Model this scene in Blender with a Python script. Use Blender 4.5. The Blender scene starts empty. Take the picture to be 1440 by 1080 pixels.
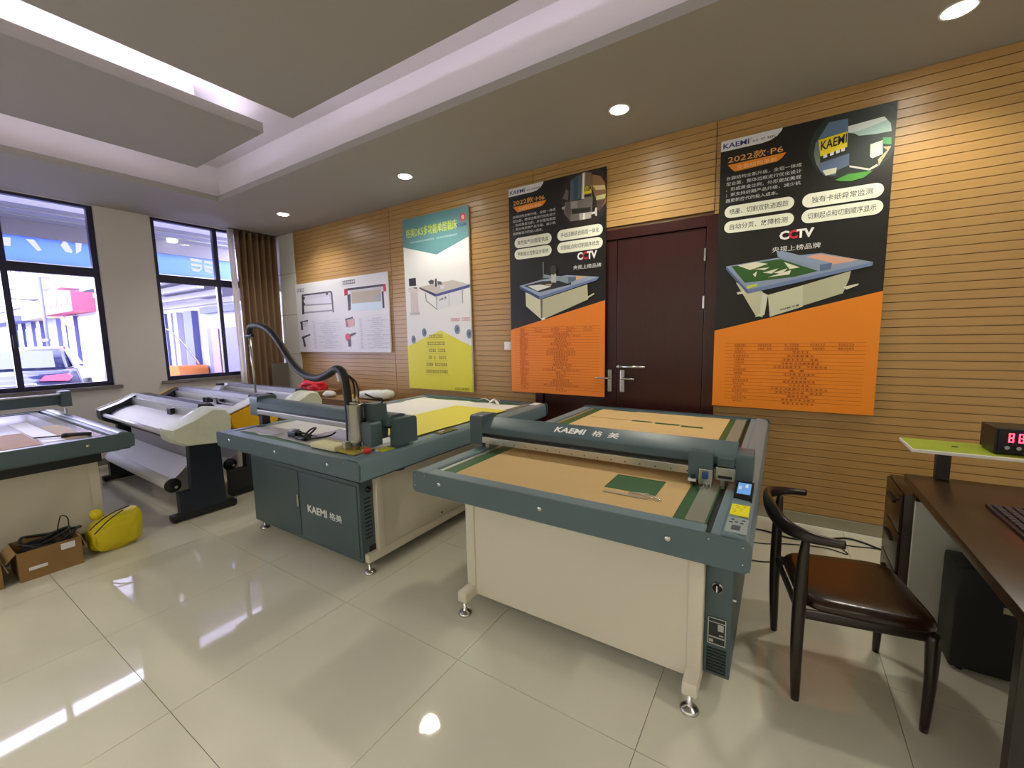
import bpy, bmesh, math, random
from mathutils import Vector, Matrix, noise
random.seed(7)
PI = math.pi
SC = bpy.context.scene
COL = SC.collection

# ------------------------------------------------------------------ camera
FPX = 591.77; CAMH = 1.447; YW = 3.74           # focal length in px, eye height, wooden wall
YAW, PITCH, ROLL = [math.radians(a) for a in (-32.664, -6.469, -1.083)]
def cam_axes():
    ca, sa, cb, sb, cc, sc = math.cos(YAW), math.sin(YAW), math.cos(PITCH), math.sin(PITCH), math.cos(ROLL), math.sin(ROLL)
    f = Vector((sa*cb, ca*cb, sb)); r0 = Vector((ca, -sa, 0)); u0 = r0.cross(f)
    return r0*cc + u0*sc, -r0*sc + u0*cc, f
CR, CU, CF = cam_axes()
EYE = Vector((0, 0, CAMH))
cam = bpy.data.cameras.new('camera'); cam.sensor_width = 36; cam.lens = 36*FPX/1440; cam.clip_start = .02; cam.clip_end = 300
camo = bpy.data.objects.new('camera', cam); COL.objects.link(camo)
camo.matrix_world = Matrix(((CR.x, CU.x, -CF.x, 0), (CR.y, CU.y, -CF.y, 0), (CR.z, CU.z, -CF.z, CAMH), (0, 0, 0, 1)))
SC.camera = camo
def ray(px, py): return CR*((px-720)/FPX) - CU*((py-540)/FPX) + CF
def onY(px, py, y=YW): d = ray(px, py); return EYE + d*(y/d.y)
def onZ(px, py, z=0): d = ray(px, py); return EYE + d*((z-CAMH)/d.z)
def onX(px, py, x): d = ray(px, py); return EYE + d*(x/d.x)

# ------------------------------------------------------------------ world, exposure
W = bpy.data.worlds.new('sky'); SC.world = W; W.use_nodes = True
bg = W.node_tree.nodes['Background']; bg.inputs[0].default_value = (.82, .79, 1.0, 1); bg.inputs[1].default_value = 13.0
vs = SC.view_settings; vs.view_transform = 'Standard'; vs.look = 'None'; vs.gamma = 1; vs.use_curve_mapping = False; vs.exposure = 0.06
LAMP_W = 70.0; LAMP_COL = (1.0, .945, .80)
COVE = 16.0

# ------------------------------------------------------------------ materials
def lin(c): return c/12.92 if c <= .04045 else ((c+.055)/1.055)**2.4
def hexc(h): h = h.lstrip('#'); return tuple(lin(int(h[i:i+2], 16)/255) for i in (0, 2, 4)) + (1,)
MATS = {}
def mat(name, color, rough=.5, metal=0, spec=.5, noise_amt=0, noise_scale=20, bump=0, bump_scale=60, trans=0, emit=0, coat=0, stretch=None, alpha=1):
    if name in MATS: return MATS[name]
    m = bpy.data.materials.new(name); m.use_nodes = True; MATS[name] = m
    nt = m.node_tree; b = nt.nodes['Principled BSDF']; c = hexc(color)
    b.inputs['Base Color'].default_value = c; b.inputs['Roughness'].default_value = rough
    b.inputs['Metallic'].default_value = metal; b.inputs['Specular IOR Level'].default_value = spec
    b.inputs['Transmission Weight'].default_value = trans; b.inputs['Coat Weight'].default_value = coat
    b.inputs['Alpha'].default_value = alpha
    if emit: b.inputs['Emission Color'].default_value = c; b.inputs['Emission Strength'].default_value = emit
    if noise_amt or bump:
        tc = nt.nodes.new('ShaderNodeTexCoord'); mp = nt.nodes.new('ShaderNodeMapping'); nt.links.new(tc.outputs['Object'], mp.inputs[0])
        if stretch: mp.inputs['Scale'].default_value = stretch
    if noise_amt:
        n = nt.nodes.new('ShaderNodeTexNoise'); n.inputs['Scale'].default_value = noise_scale; n.inputs['Detail'].default_value = 5
        nt.links.new(mp.outputs[0], n.inputs['Vector'])
        r = nt.nodes.new('ShaderNodeValToRGB'); r.color_ramp.elements[0].position = .3; r.color_ramp.elements[1].position = .7
        r.color_ramp.elements[0].color = tuple(x*(1-noise_amt) for x in c[:3]) + (1,)
        r.color_ramp.elements[1].color = tuple(min(1, x*(1+noise_amt)) for x in c[:3]) + (1,)
        nt.links.new(n.outputs['Fac'], r.inputs[0]); nt.links.new(r.outputs[0], b.inputs['Base Color'])
    if bump:
        n2 = nt.nodes.new('ShaderNodeTexNoise'); n2.inputs['Scale'].default_value = bump_scale; n2.inputs['Detail'].default_value = 4
        nt.links.new(mp.outputs[0], n2.inputs['Vector'])
        bp = nt.nodes.new('ShaderNodeBump'); bp.inputs['Strength'].default_value = bump; bp.inputs['Distance'].default_value = .01
        nt.links.new(n2.outputs['Fac'], bp.inputs['Height']); nt.links.new(bp.outputs[0], b.inputs['Normal'])
    return m
def flat(h, rough=.45): return mat('print_'+h.lstrip('#'), h, rough)

M_tile = mat('polished_floor_tile', '#dad7c4', .035, spec=.6, noise_amt=.035, noise_scale=2.5)
M_grout = mat('grout', '#8b8672', .7)
M_white = mat('white_wall_paint', '#d9d6d2', .75, bump=.05, bump_scale=120)
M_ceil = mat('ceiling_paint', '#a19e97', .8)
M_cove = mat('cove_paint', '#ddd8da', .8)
M_wood = mat('slat_oak_veneer', '#b08a52', .33, noise_amt=.13, noise_scale=6, stretch=(.5, 4, 9), bump=.04, bump_scale=40)
M_groove = mat('slat_groove', '#5e4422', .8)
M_mdoor = mat('dark_red_door', '#35110d', .3, noise_amt=.15, noise_scale=8, stretch=(6, 6, .5))
M_chrome = mat('brushed_steel', '#c9c9c6', .25, metal=1)
M_alu = mat('aluminium_rail', '#c4c4ba', .32, metal=.85)
M_blue = mat('blue_grey_paint', '#4d6066', .38, noise_amt=.03, noise_scale=5)
M_blued = mat('dark_blue_grey_paint', '#46575c', .42, noise_amt=.03, noise_scale=5)
M_bluel = mat('light_blue_grey_paint', '#6f858d', .35)
M_cream = mat('cream_powder_coat', '#d6cfbd', .45)
M_black = mat('matte_black', '#15171a', .5)
M_blackg = mat('gloss_black', '#0d0e10', .2)
M_navy = mat('dark_navy_metal', '#1a2130', .38)
M_green = mat('green_cutting_mat', '#2c5a2c', .5, noise_amt=.12, noise_scale=8)
M_kraft = mat('kraft_paper', '#d0af76', .75, noise_amt=.03, noise_scale=3)
M_paper = mat('white_paper', '#e2e1e6', .6)
M_film = mat('white_film', '#ecebe8', .35, noise_amt=.05, noise_scale=4)
M_yfilm = mat('yellow_film', '#f0e456', .4)
M_wrap = mat('cloudy_plastic_wrap', '#d3d8c4', .32, bump=.5, bump_scale=14)
M_yellow = mat('yellow_plastic', '#efb80c', .35)
M_ybag = mat('yellow_bag_cloth', '#d8c50e', .5, bump=.4, bump_scale=18)
M_carton = mat('brown_cardboard', '#8d6c40', .8, noise_amt=.08, noise_scale=6)
M_cartin = mat('inner_cardboard', '#9c8157', .85)
M_dwood = mat('dark_walnut_laminate', '#332214', .3, noise_amt=.2, noise_scale=5, stretch=(8, .7, 1))
M_leath = mat('brown_black_leather', '#281509', .22, bump=.06, bump_scale=90)
M_chair = mat('black_brown_chair_metal', '#211712', .28)
M_curt = mat('brown_curtain', '#84694f', .8, noise_amt=.06, noise_scale=30, stretch=(1, 1, .1))
M_frame = mat('dark_window_frame', '#2a2946', .4)
M_sill = mat('stone_sill', '#77736f', .3)
M_red = mat('red_fabric', '#d3122c', .55, bump=.3, bump_scale=20)
M_hose = mat('black_hose', '#131315', .62)
M_foam = mat('pale_yellow_foam', '#e3dcaa', .7)
M_glass = None
def glass():
    m = bpy.data.materials.new('window_glass'); m.use_nodes = True; nt = m.node_tree
    nt.nodes.remove(nt.nodes['Principled BSDF']); o = nt.nodes['Material Output']
    t = nt.nodes.new('ShaderNodeBsdfTransparent'); t.inputs[0].default_value = (.95, .96, 1, 1)
    g = nt.nodes.new('ShaderNodeBsdfGlossy'); g.inputs['Roughness'].default_value = .02
    f = nt.nodes.new('ShaderNodeFresnel'); f.inputs[0].default_value = 1.25
    mx = nt.nodes.new('ShaderNodeMixShader')
    nt.links.new(f.outputs[0], mx.inputs[0]); nt.links.new(t.outputs[0], mx.inputs[1]); nt.links.new(g.outputs[0], mx.inputs[2]); nt.links.new(mx.outputs[0], o.inputs[0])
    return m
M_glass = glass()
def clear_film():
    m = bpy.data.materials.new('clear_acrylic'); m.use_nodes = True; nt = m.node_tree
    b = nt.nodes['Principled BSDF']; b.inputs['Base Color'].default_value = hexc('#b9b9a8'); b.inputs['Roughness'].default_value = .25; b.inputs['Alpha'].default_value = .55
    return m
M_acryl = clear_film()
def translucent(name, h):
    m = bpy.data.materials.new(name); m.use_nodes = True; nt = m.node_tree
    nt.nodes.remove(nt.nodes['Principled BSDF']); o = nt.nodes['Material Output']
    t = nt.nodes.new('ShaderNodeBsdfTranslucent'); t.inputs[0].default_value = hexc(h)
    d = nt.nodes.new('ShaderNodeBsdfDiffuse'); d.inputs[0].default_value = hexc(h)
    mx = nt.nodes.new('ShaderNodeMixShader'); mx.inputs[0].default_value = .35
    nt.links.new(t.outputs[0], mx.inputs[1]); nt.links.new(d.outputs[0], mx.inputs[2]); nt.links.new(mx.outputs[0], o.inputs[0])
    return m
def emission(name, col, s):
    m = bpy.data.materials.new(name); m.use_nodes = True; nt = m.node_tree
    nt.nodes.remove(nt.nodes['Principled BSDF']); e = nt.nodes.new('ShaderNodeEmission'); e.inputs[0].default_value = col + (1,); e.inputs[1].default_value = s
    nt.links.new(e.outputs[0], nt.nodes['Material Output'].inputs[0]); return m

# ------------------------------------------------------------------ mesh building
ORG = Vector((0, 0, 0))
class MB:
    def __init__(s): s.bm = bmesh.new()
    def box(s, x0, x1, y0, y1, z0, z1, bev=0):
        vs = [s.bm.verts.new((x, y, z)) for x in (x0, x1) for y in (y0, y1) for z in (z0, z1)]
        fs = [s.bm.faces.new([vs[i] for i in q]) for q in ((0, 1, 3, 2), (4, 6, 7, 5), (0, 4, 5, 1), (2, 3, 7, 6), (0, 2, 6, 4), (1, 5, 7, 3))]
        if bev:
            es = list({e for f in fs for e in f.edges})
            bmesh.ops.bevel(s.bm, geom=es, offset=bev, segments=2, affect='EDGES', profile=.5)
        return s
    def prism(s, poly, axis, a0, a1):
        """extrude a 2D polygon along an axis; poly in the other two axes in order (x,y,z minus axis)"""
        def P(u, v, a): return {'x': (a, u, v), 'y': (u, a, v), 'z': (u, v, a)}[axis]
        A = [s.bm.verts.new(P(u, v, a0)) for u, v in poly]; B = [s.bm.verts.new(P(u, v, a1)) for u, v in poly]
        s.bm.faces.new(A); s.bm.faces.new(B[::-1]); n = len(poly)
        for i in range(n): s.bm.faces.new((A[i], B[i], B[(i+1) % n], A[(i+1) % n]))
        return s
    def lathe(s, c, prof, axis='z', seg=20):
        rings = []
        for r, h in prof:
            ring = []
            for k in range(seg):
                a = 2*PI*k/seg; u, v = r*math.cos(a), r*math.sin(a)
                p = {'z': (u, v, h), 'y': (u, h, v), 'x': (h, u, v)}[axis]
                ring.append(s.bm.verts.new((c[0]+p[0], c[1]+p[1], c[2]+p[2])))
            rings.append(ring)
        for a, b in zip(rings, rings[1:]):
            for k in range(seg): s.bm.faces.new((a[k], a[(k+1) % seg], b[(k+1) % seg], b[k]))
        s.bm.faces.new(rings[0][::-1]); s.bm.faces.new(rings[-1]); return s
    def cyl(s, c, r, h, axis='z', seg=18): return s.lathe(c, [(r, 0), (r, h)], axis, seg)
    def tube(s, pts, r, seg=8, smooth=6, r1=None):
        P = [Vector(p) for p in pts]
        if smooth and len(P) > 2:
            Q = []
            for i in range(len(P)-1):
                p0 = P[max(i-1, 0)]; p1 = P[i]; p2 = P[i+1]; p3 = P[min(i+2, len(P)-1)]
                for k in range(smooth):
                    t = k/smooth
                    Q.append(.5*((2*p1) + (p2-p0)*t + (2*p0-5*p1+4*p2-p3)*t*t + (3*p1-p0-3*p2+p3)*t**3))
            Q.append(P[-1]); P = Q
        n = len(P); rad = r if callable(r) else (lambda t: r + ((r1 if r1 is not None else r)-r)*t)
        up = None; rings = []
        for i, p in enumerate(P):
            d = (P[min(i+1, n-1)] - P[max(i-1, 0)]).normalized()
            if up is None:
                up = Vector((0, 0, 1)) if abs(d.z) < .9 else Vector((1, 0, 0))
            a = d.cross(up).normalized(); up = a.cross(d).normalized()
            R = rad(i/(n-1)); RR = R if isinstance(R, tuple) else (R, R)
            rings.append([s.bm.verts.new(p + a*(RR[0]*math.cos(2*PI*k/seg)) + up*(RR[1]*math.sin(2*PI*k/seg))) for k in range(seg)])
        for A, B in zip(rings, rings[1:]):
            for k in range(seg): s.bm.faces.new((A[k], A[(k+1) % seg], B[(k+1) % seg], B[k]))
        s.bm.faces.new(rings[0][::-1]); s.bm.faces.new(rings[-1]); return s
    def face(s, pts): s.bm.faces.new([s.bm.verts.new(p) for p in pts]); return s
    def grid(s, fn, nu, nv, thick=None):
        V = [[s.bm.verts.new(fn(i/nu, j/nv)) for j in range(nv+1)] for i in range(nu+1)]
        for i in range(nu):
            for j in range(nv): s.bm.faces.new((V[i][j], V[i+1][j], V[i+1][j+1], V[i][j+1]))
        if thick:
            s.bm.normal_update(); nrm = {v: v.normal.copy() for r_ in V for v in r_}
            back = {v: s.bm.verts.new(v.co - nrm[v]*abs(thick)) for v in nrm}
            for f in list(s.bm.faces): s.bm.faces.new([back[v] for v in reversed(f.verts)])
            rim = [V[i][0] for i in range(nu+1)] + V[nu][1:] + [V[i][nv] for i in range(nu-1, -1, -1)] + V[0][nv-1:0:-1]
            for p_, q_ in zip(rim, rim[1:]+rim[:1]): s.bm.faces.new((q_, p_, back[p_], back[q_]))
        return s
    def mesh(s, name, m, smooth=False, org=None):
        o = ORG if org is None else Vector(org)
        bmesh.ops.recalc_face_normals(s.bm, faces=list(s.bm.faces))
        if o.length: bmesh.ops.translate(s.bm, verts=list(s.bm.verts), vec=-o)
        me = bpy.data.meshes.new(name); s.bm.to_mesh(me); s.bm.free()
        if smooth:
            for p in me.polygons: p.use_smooth = True
            if smooth != 'all': me.set_sharp_from_angle(angle=math.radians(38))
        if m: me.materials.append(m)
        return me
    def build(s, name, m, parent=None, smooth=False, org=None):
        ob = bpy.data.objects.new(name, s.mesh(name, m, smooth, org)); COL.objects.link(ob)
        if parent: ob.parent = parent
        elif org is None and ORG.length: ob.location = ORG
        return ob
def tag(o, label=None, cat=None, group=None, kind=None):
    if label: o['label'] = label
    if cat: o['category'] = cat
    if group: o['group'] = group
    if kind: o['kind'] = kind
    return o
def thing(name, label, cat, loc=(0, 0, 0), rz=0, group=None, local=False):
    """Empty at the base. Parts are then written in world coordinates (or in local ones when local=True)."""
    global ORG
    o = bpy.data.objects.new(name, None); COL.objects.link(o); o.empty_display_size = .1
    o.location = loc; o.rotation_euler = (0, 0, rz); tag(o, label, cat, group)
    ORG = Vector((0, 0, 0)) if local else Vector(loc)
    return o
def done():
    global ORG
    ORG = Vector((0, 0, 0))
def inst(name, me, parent, loc):
    o = bpy.data.objects.new(name, me); COL.objects.link(o); o.parent = parent; o.location = loc; return o
def struct(o): o['kind'] = 'structure'; return o
def lab(o, l): o['label'] = l; return o

# flat print on a vertical wall plane (x,z) at depth y, or text lying on any plane
def plane_poly(name, pts, y, m, parent):
    b = MB(); b.face([(p[0], y, p[1]) for p in pts]); return b.build(name, m, parent)
def text_mesh(s, bold=0, spacing=1.0):
    cu = bpy.data.curves.new('lettering', 'FONT'); cu.body = s; cu.size = 1; cu.offset = bold; cu.resolution_u = 2; cu.space_character = spacing
    o = bpy.data.objects.new('lettering_temp', cu); COL.objects.link(o)
    dg = bpy.context.evaluated_depsgraph_get(); me = bpy.data.meshes.new_from_object(o.evaluated_get(dg)); bpy.data.objects.remove(o); bpy.data.curves.remove(cu)
    return me
def fit_text(me, w, h):
    xs = [v.co.x for v in me.vertices]; ys = [v.co.y for v in me.vertices]
    if not xs: return False
    x0, x1, y0, y1 = min(xs), max(xs), min(ys), max(ys)
    for v in me.vertices: v.co = Vector(((v.co.x-x0)/(x1-x0)*w, (v.co.y-y0)/(y1-y0)*h, 0))
    return True
def lettering(s, p0, p1, h, xdir_up, m, parent, bold=0, name='lettering'):
    """text from p0 to p1 (world), height h along direction xdir_up"""
    me = text_mesh(s, bold); p0 = Vector(p0); p1 = Vector(p1); dx = (p1-p0); w = dx.length
    if not fit_text(me, w, h): return None
    ex = dx.normalized(); ey = Vector(xdir_up).normalized()
    for v in me.vertices: v.co = p0 + ex*v.co.x + ey*v.co.y - ORG
    me.materials.clear(); me.materials.append(m)
    o = bpy.data.objects.new(name, me); COL.objects.link(o); o.parent = parent
    if len(s) > 1: o['kind'] = 'stuff'
    return o

# ================================================================== SETTING
XL = -6.82; XR = 2.6; YN = -3.4; ZC = 3.05
# --- floor of 0.8 m tiles
fl = MB().box(XL-.2, XR+.1, YN-.1, YW+.1, -.06, -.004).build('floor', M_grout); struct(fl); tag(fl, 'polished cream floor of large square tiles')
T = .8; TX = -1.969; TY = 1.328
i0 = math.floor((XL-TX)/T); i1 = math.ceil((XR-TX)/T); j0 = math.floor((YN-TY)/T); j1 = math.ceil((YW-TY)/T)
tile_me = MB().box(.0012, T-.0012, .0012, T-.0012, -.004, 0).mesh('floor_tile', M_tile, org=(0, 0, 0))
for i in range(i0, i1):
    for j in range(j0, j1):
        x0 = TX+i*T; y0 = TY+j*T; cx0 = max(x0, XL); cx1 = min(x0+T, XR); cy0 = max(y0, YN); cy1 = min(y0+T, YW)
        if cx1-cx0 < .02 or cy1-cy0 < .02: continue
        if cx1-cx0 > T-.001 and cy1-cy0 > T-.001: inst('floor_tile', tile_me, fl, (x0, y0, 0))
        else: inst('floor_tile', MB().box(cx0-x0+.0012, cx1-x0-.0012, cy0-y0+.0012, cy1-y0-.0012, -.004, 0).mesh('floor_tile', M_tile, org=(0, 0, 0)), fl, (x0, y0, 0))

# --- wooden wall
wb = MB().box(-6.245, -2.11, YW+.012, YW+.15, 0, ZC).box(-.47, XR, YW+.012, YW+.15, 0, ZC).box(-2.11, -.47, YW+.012, YW+.15, 2.36, ZC)
wb = wb.build('wall_back', M_groove); struct(wb); tag(wb, 'oak veneer wall of narrow horizontal slats')
NS = 54; PITCH_S = (ZC-.085)/NS
def slats(x0, x1, zmin):
    me = MB().box(0, x1-x0, 0, .012, .0022, PITCH_S-.0022).mesh('slat', M_wood, org=(0, 0, 0))
    for k in range(NS):
        z = .085+k*PITCH_S
        if z+PITCH_S*.3 < zmin: continue
        if z < zmin:
            inst('slat', MB().box(0, x1-x0, 0, .012, zmin-z, PITCH_S-.0035).mesh('slat', M_wood, org=(0, 0, 0)), wb, (x0, YW, z)); continue
        inst('slat', me, wb, (x0, YW, z))
for x0, x1, z in ((-6.243, -4.163, 0), (-4.157, -2.113, 0), (-2.107, -.493, 2.368), (-.487, 1.597, 0), (1.603, XR, 0)): slats(x0, x1, z)
struct(tag(MB().box(-.46, XR, YW-.012, YW+.02, 0, .083, .003).build('baseboard_back', mat('steel_baseboard', '#a39c86', .3, metal=.4)), 'metal skirting below the slatted wall right of the door'))
struct(tag(MB().box(-6.245, -2.115, YW-.012, YW+.02, 0, .083, .003).build('baseboard_back', MATS['steel_baseboard']), 'metal skirting below the slatted wall left of the door'))
# --- white tiled strip in the corner
ORG = Vector((0, 0, 0))
ct = struct(tag(MB().box(XL-.1, -6.247, YW+.008, YW+.15, 0, ZC).build('wall_corner', M_grout), 'white tiled strip between curtain and slatted wall'))
for z0, z1 in ((0, .634), (.637, 1.236), (1.239, 1.838), (1.841, 2.46), (2.463, 3.05)):
    MB().box(XL+.003, -6.249, YW-.012, YW+.008, z0+.0015, z1-.0015, .002).build('wall_tile', mat('glazed_white_tile', '#d6d5d0', .2), ct)
# --- left wall with windows
WZ0, WZ1 = .95, 3.05
openings = [(-1.90, -.41), (.20, 1.69), (2.21, 3.70)]
b = MB().box(XL-.24, XL, YN, YW+.1, 0, WZ0)
ys = [YN] + [v for o in openings for v in o] + [YW+.1]
for a, c in zip(ys[::2], ys[1::2]): b.box(XL-.24, XL, a, c, WZ0, WZ1)
b.box(XL-.24, XL, YN, YW+.1, WZ1, 3.6)
struct(tag(b.build('wall_left', M_white), 'white painted wall with the street windows'))
struct(tag(MB().box(XR, XR+.15, YN, YW+.1, 0, 3.6).build('wall_right', M_white), 'plain white wall behind the desk'))
struct(tag(MB().box(XL-.2, XR+.1, YN-.15, YN, 0, 3.6).build('wall_front', M_white), 'plain white wall behind the photographer'))
struct(tag(MB().box(XL, XL+.012, YN, YW, 0, .08).build('baseboard_left', mat('grey_baseboard', '#7a766e', .4)), 'grey skirting below the windows'))
for n, (a, c) in enumerate(openings):
    w = MB(); X0, X1 = -6.95, -6.88; fw = .055; mid = (a+c)/2
    w.box(X0, X1, a, a+fw, WZ0, WZ1).box(X0, X1, c-fw, c, WZ0, WZ1).box(X0, X1, a+fw, c-fw, WZ0, WZ0+.05).box(X0, X1, a+fw, c-fw, WZ1-.03, WZ1)
    o = struct(tag(w.build('window_%d' % (n+1), M_frame), ['dark framed street window out of view', 'dark framed window with the parked car behind it', 'dark framed window next to the brown curtain'][n]))
    MB().box(X0, X1, a+fw, c-fw, 2.235, 2.335).build('transom', M_frame, o)
    MB().box(X0+.005, X1-.005, mid-.028, mid+.028, 2.335, WZ1-.03).build('mullion', M_frame, o)
    MB().box(X0+.005, X1-.005, mid-.025, mid+.025, WZ0+.05, 2.235).build('mullion', M_frame, o)
    for (q0, q1) in ((a+fw, mid-.028), (mid+.028, c-fw)):
        for (z0, z1) in ((WZ0+.05, 2.235), (2.335, WZ1-.03)):
            MB().box(-6.918, -6.912, q0, q1, z0, z1).build('pane', M_glass, o)
    MB().box(-6.88, -6.86, mid-.012, mid+.012, 1.42, 1.56, .004).build('window_handle', M_frame, o)
    MB().box(-6.88, XL+.05, a-.06, c+.06, WZ0-.04, WZ0, .004).build('window_sill', M_sill, o)
# --- ceiling: soffit ring, recess with hanging panels
IX0, IX1, IY0, IY1 = -5.54, 1.5, -2.2, 2.45
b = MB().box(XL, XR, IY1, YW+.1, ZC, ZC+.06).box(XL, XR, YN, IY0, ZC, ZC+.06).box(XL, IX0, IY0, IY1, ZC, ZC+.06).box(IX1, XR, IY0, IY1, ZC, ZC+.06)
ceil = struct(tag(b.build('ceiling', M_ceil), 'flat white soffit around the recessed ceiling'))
RZ = 3.44; s = .05
b = MB().box(IX0-s-.03, IX1+s+.03, IY1+s, IY1+s+.03, ZC+.06, RZ).box(IX0-s-.03, IX1+s+.03, IY0-s-.03, IY0-s, ZC+.06, RZ)
b.box(IX0-s-.03, IX0-s, IY0-s, IY1+s, ZC+.06, RZ).box(IX1+s, IX1+s+.03, IY0-s, IY1+s, ZC+.06, RZ)
b.box(IX0-s-.03, IX1+s+.03, IY0-s-.03, IY1+s+.03, RZ, RZ+.05)
b.build('recess', M_cove, ceil)
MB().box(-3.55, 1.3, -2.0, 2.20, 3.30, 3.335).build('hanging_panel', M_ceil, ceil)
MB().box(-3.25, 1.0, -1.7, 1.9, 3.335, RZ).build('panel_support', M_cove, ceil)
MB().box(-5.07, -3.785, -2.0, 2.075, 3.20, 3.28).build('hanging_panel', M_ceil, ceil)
MB().box(-4.9, -3.95, -1.8, 1.65, 3.28, RZ).build('panel_support', M_cove, ceil)
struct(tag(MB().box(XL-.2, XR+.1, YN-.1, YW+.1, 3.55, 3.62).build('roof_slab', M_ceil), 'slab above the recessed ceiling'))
M_led = emission('cove_led', (.88, .80, 1.0), COVE)
for (x0, x1, y0, y1, z) in ((-3.45, 1.2, 2.08, 2.10, 3.336), (-3.45, -3.43, -1.9, 2.08, 3.336), (-5.0, -4.98, -1.9, 1.98, 3.281), (-4.98, -3.9, 1.96, 1.98, 3.281), (-3.87, -3.85, -1.9, 1.96, 3.281)):
    MB().box(x0, x1, y0, y1, z, z+.012).build('led_strip', M_led, ceil)
# --- recessed downlights
M_lens = emission('downlight_lens', (1, .97, .88), 60)
def downlight(x, y, label, power=LAMP_W):
    t = thing('downlight', label, 'downlight', (x, y, ZC), group='recessed ceiling downlights')
    MB().lathe((x, y, ZC), [(.062, -.001), (.075, -.006), (.078, -.001), (.078, .0)], seg=28).build('trim_ring', mat('white_trim', '#e6e4df', .4), t, 'all')
    MB().lathe((x, y, ZC), [(.055, -.008), (.06, -.004)], seg=24).build('lens', M_lens, t)
    L = bpy.data.lights.new('downlight_beam', 'SPOT'); L.energy = power; L.color = LAMP_COL; L.spot_size = math.radians(140); L.spot_blend = .6; L.shadow_soft_size = .10
    lo = bpy.data.objects.new('downlight_beam', L); COL.objects.link(lo); lo.parent = t; lo.location = (0, 0, -.02)
    done()
for (p, l) in (((-5.44, 3.15), 'round recessed downlight above the white landscape poster'), ((-3.24, 3.15), 'round recessed downlight above the teal and yellow poster'), ((-1.06, 3.15), 'round recessed downlight in front of the dark door'), ((.68, 3.20), 'round recessed downlight above the desk end of the slatted wall')): downlight(*p, l)
for (x, y) in ((2.05, 1.2), (2.05, -1.2), (-6.2, -2.8), (-4.7, -2.8), (-3.24, -2.8), (-2.1, -2.8), (-1.06, -2.8), (0, -2.8), (1.1, -2.8)): downlight(x, y, 'unseen downlight added as fill light behind the photographer', 98.0)  # unseen downlights, added and strengthened to fill the foreground with light

# --- door
d = MB().box(-2.11, -2.02, YW-.008, YW+.05, 0, 2.365, .003).box(-.54, -.45, YW-.008, YW+.05, 0, 2.365, .003).box(-2.02, -.54, YW-.008, YW+.05, 2.28, 2.365, .003)
d = struct(tag(d.build('door_1', M_mdoor), 'dark red double door with chrome handles'))
MB().box(-2.02, -.54, YW+.04, YW+.05, 0, 2.28).build('door_rebate', M_black, d)
l1 = MB().box(-1.262, -.545, YW+.008, YW+.04, .005, 2.275, .003).build('door_leaf', M_mdoor, d)
l2 = MB().box(-2.015, -1.268, YW+.008, YW+.04, .005, 2.275, .003).build('door_leaf', M_mdoor, d)
for z in (2.06, 1.69, .3): MB().box(-.552, -.538, YW-.03, YW+.0, z-.05, z+.05, .002).build('hinge', M_chrome, d)
for sx, leaf in ((-1.205, l1), (-1.325, l2)):
    MB().box(sx-.022, sx+.022, YW-.012, YW, .92, 1.13, .008).build('handle_plate', M_chrome, leaf)
    k = 1 if sx > -1.26 else -1
    MB().tube([(sx, YW-.01, 1.05), (sx, YW-.05, 1.05), (sx+.03*k, YW-.055, 1.05), (sx+.12*k, YW-.055, 1.05)], .009, 8, 3).build('handle_lever', M_chrome, leaf, 'all')
MB().tube([(-1.24, YW-.022, 1.155), (-1.0, YW-.022, 1.155)], .012, 8, 0).cyl((-1.25, YW-.022, 1.155), .019, .02, 'x', 10).build('door_bolt', M_chrome, l1, 'all')
# --- light switch
t = thing('light_switch', 'small white square light switch between two posters', 'switch', (-2.438, YW, 1.347))
MB().box(-2.482, -2.394, YW-.009, YW, 1.304, 1.39, .004).build('plate', mat('switch_white', '#e4e2dc', .35), t)
MB().box(-2.468, -2.408, YW-.013, YW-.009, 1.318, 1.376, .002).build('rocker', mat('switch_white', '#e4e2dc'), t); done()

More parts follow.
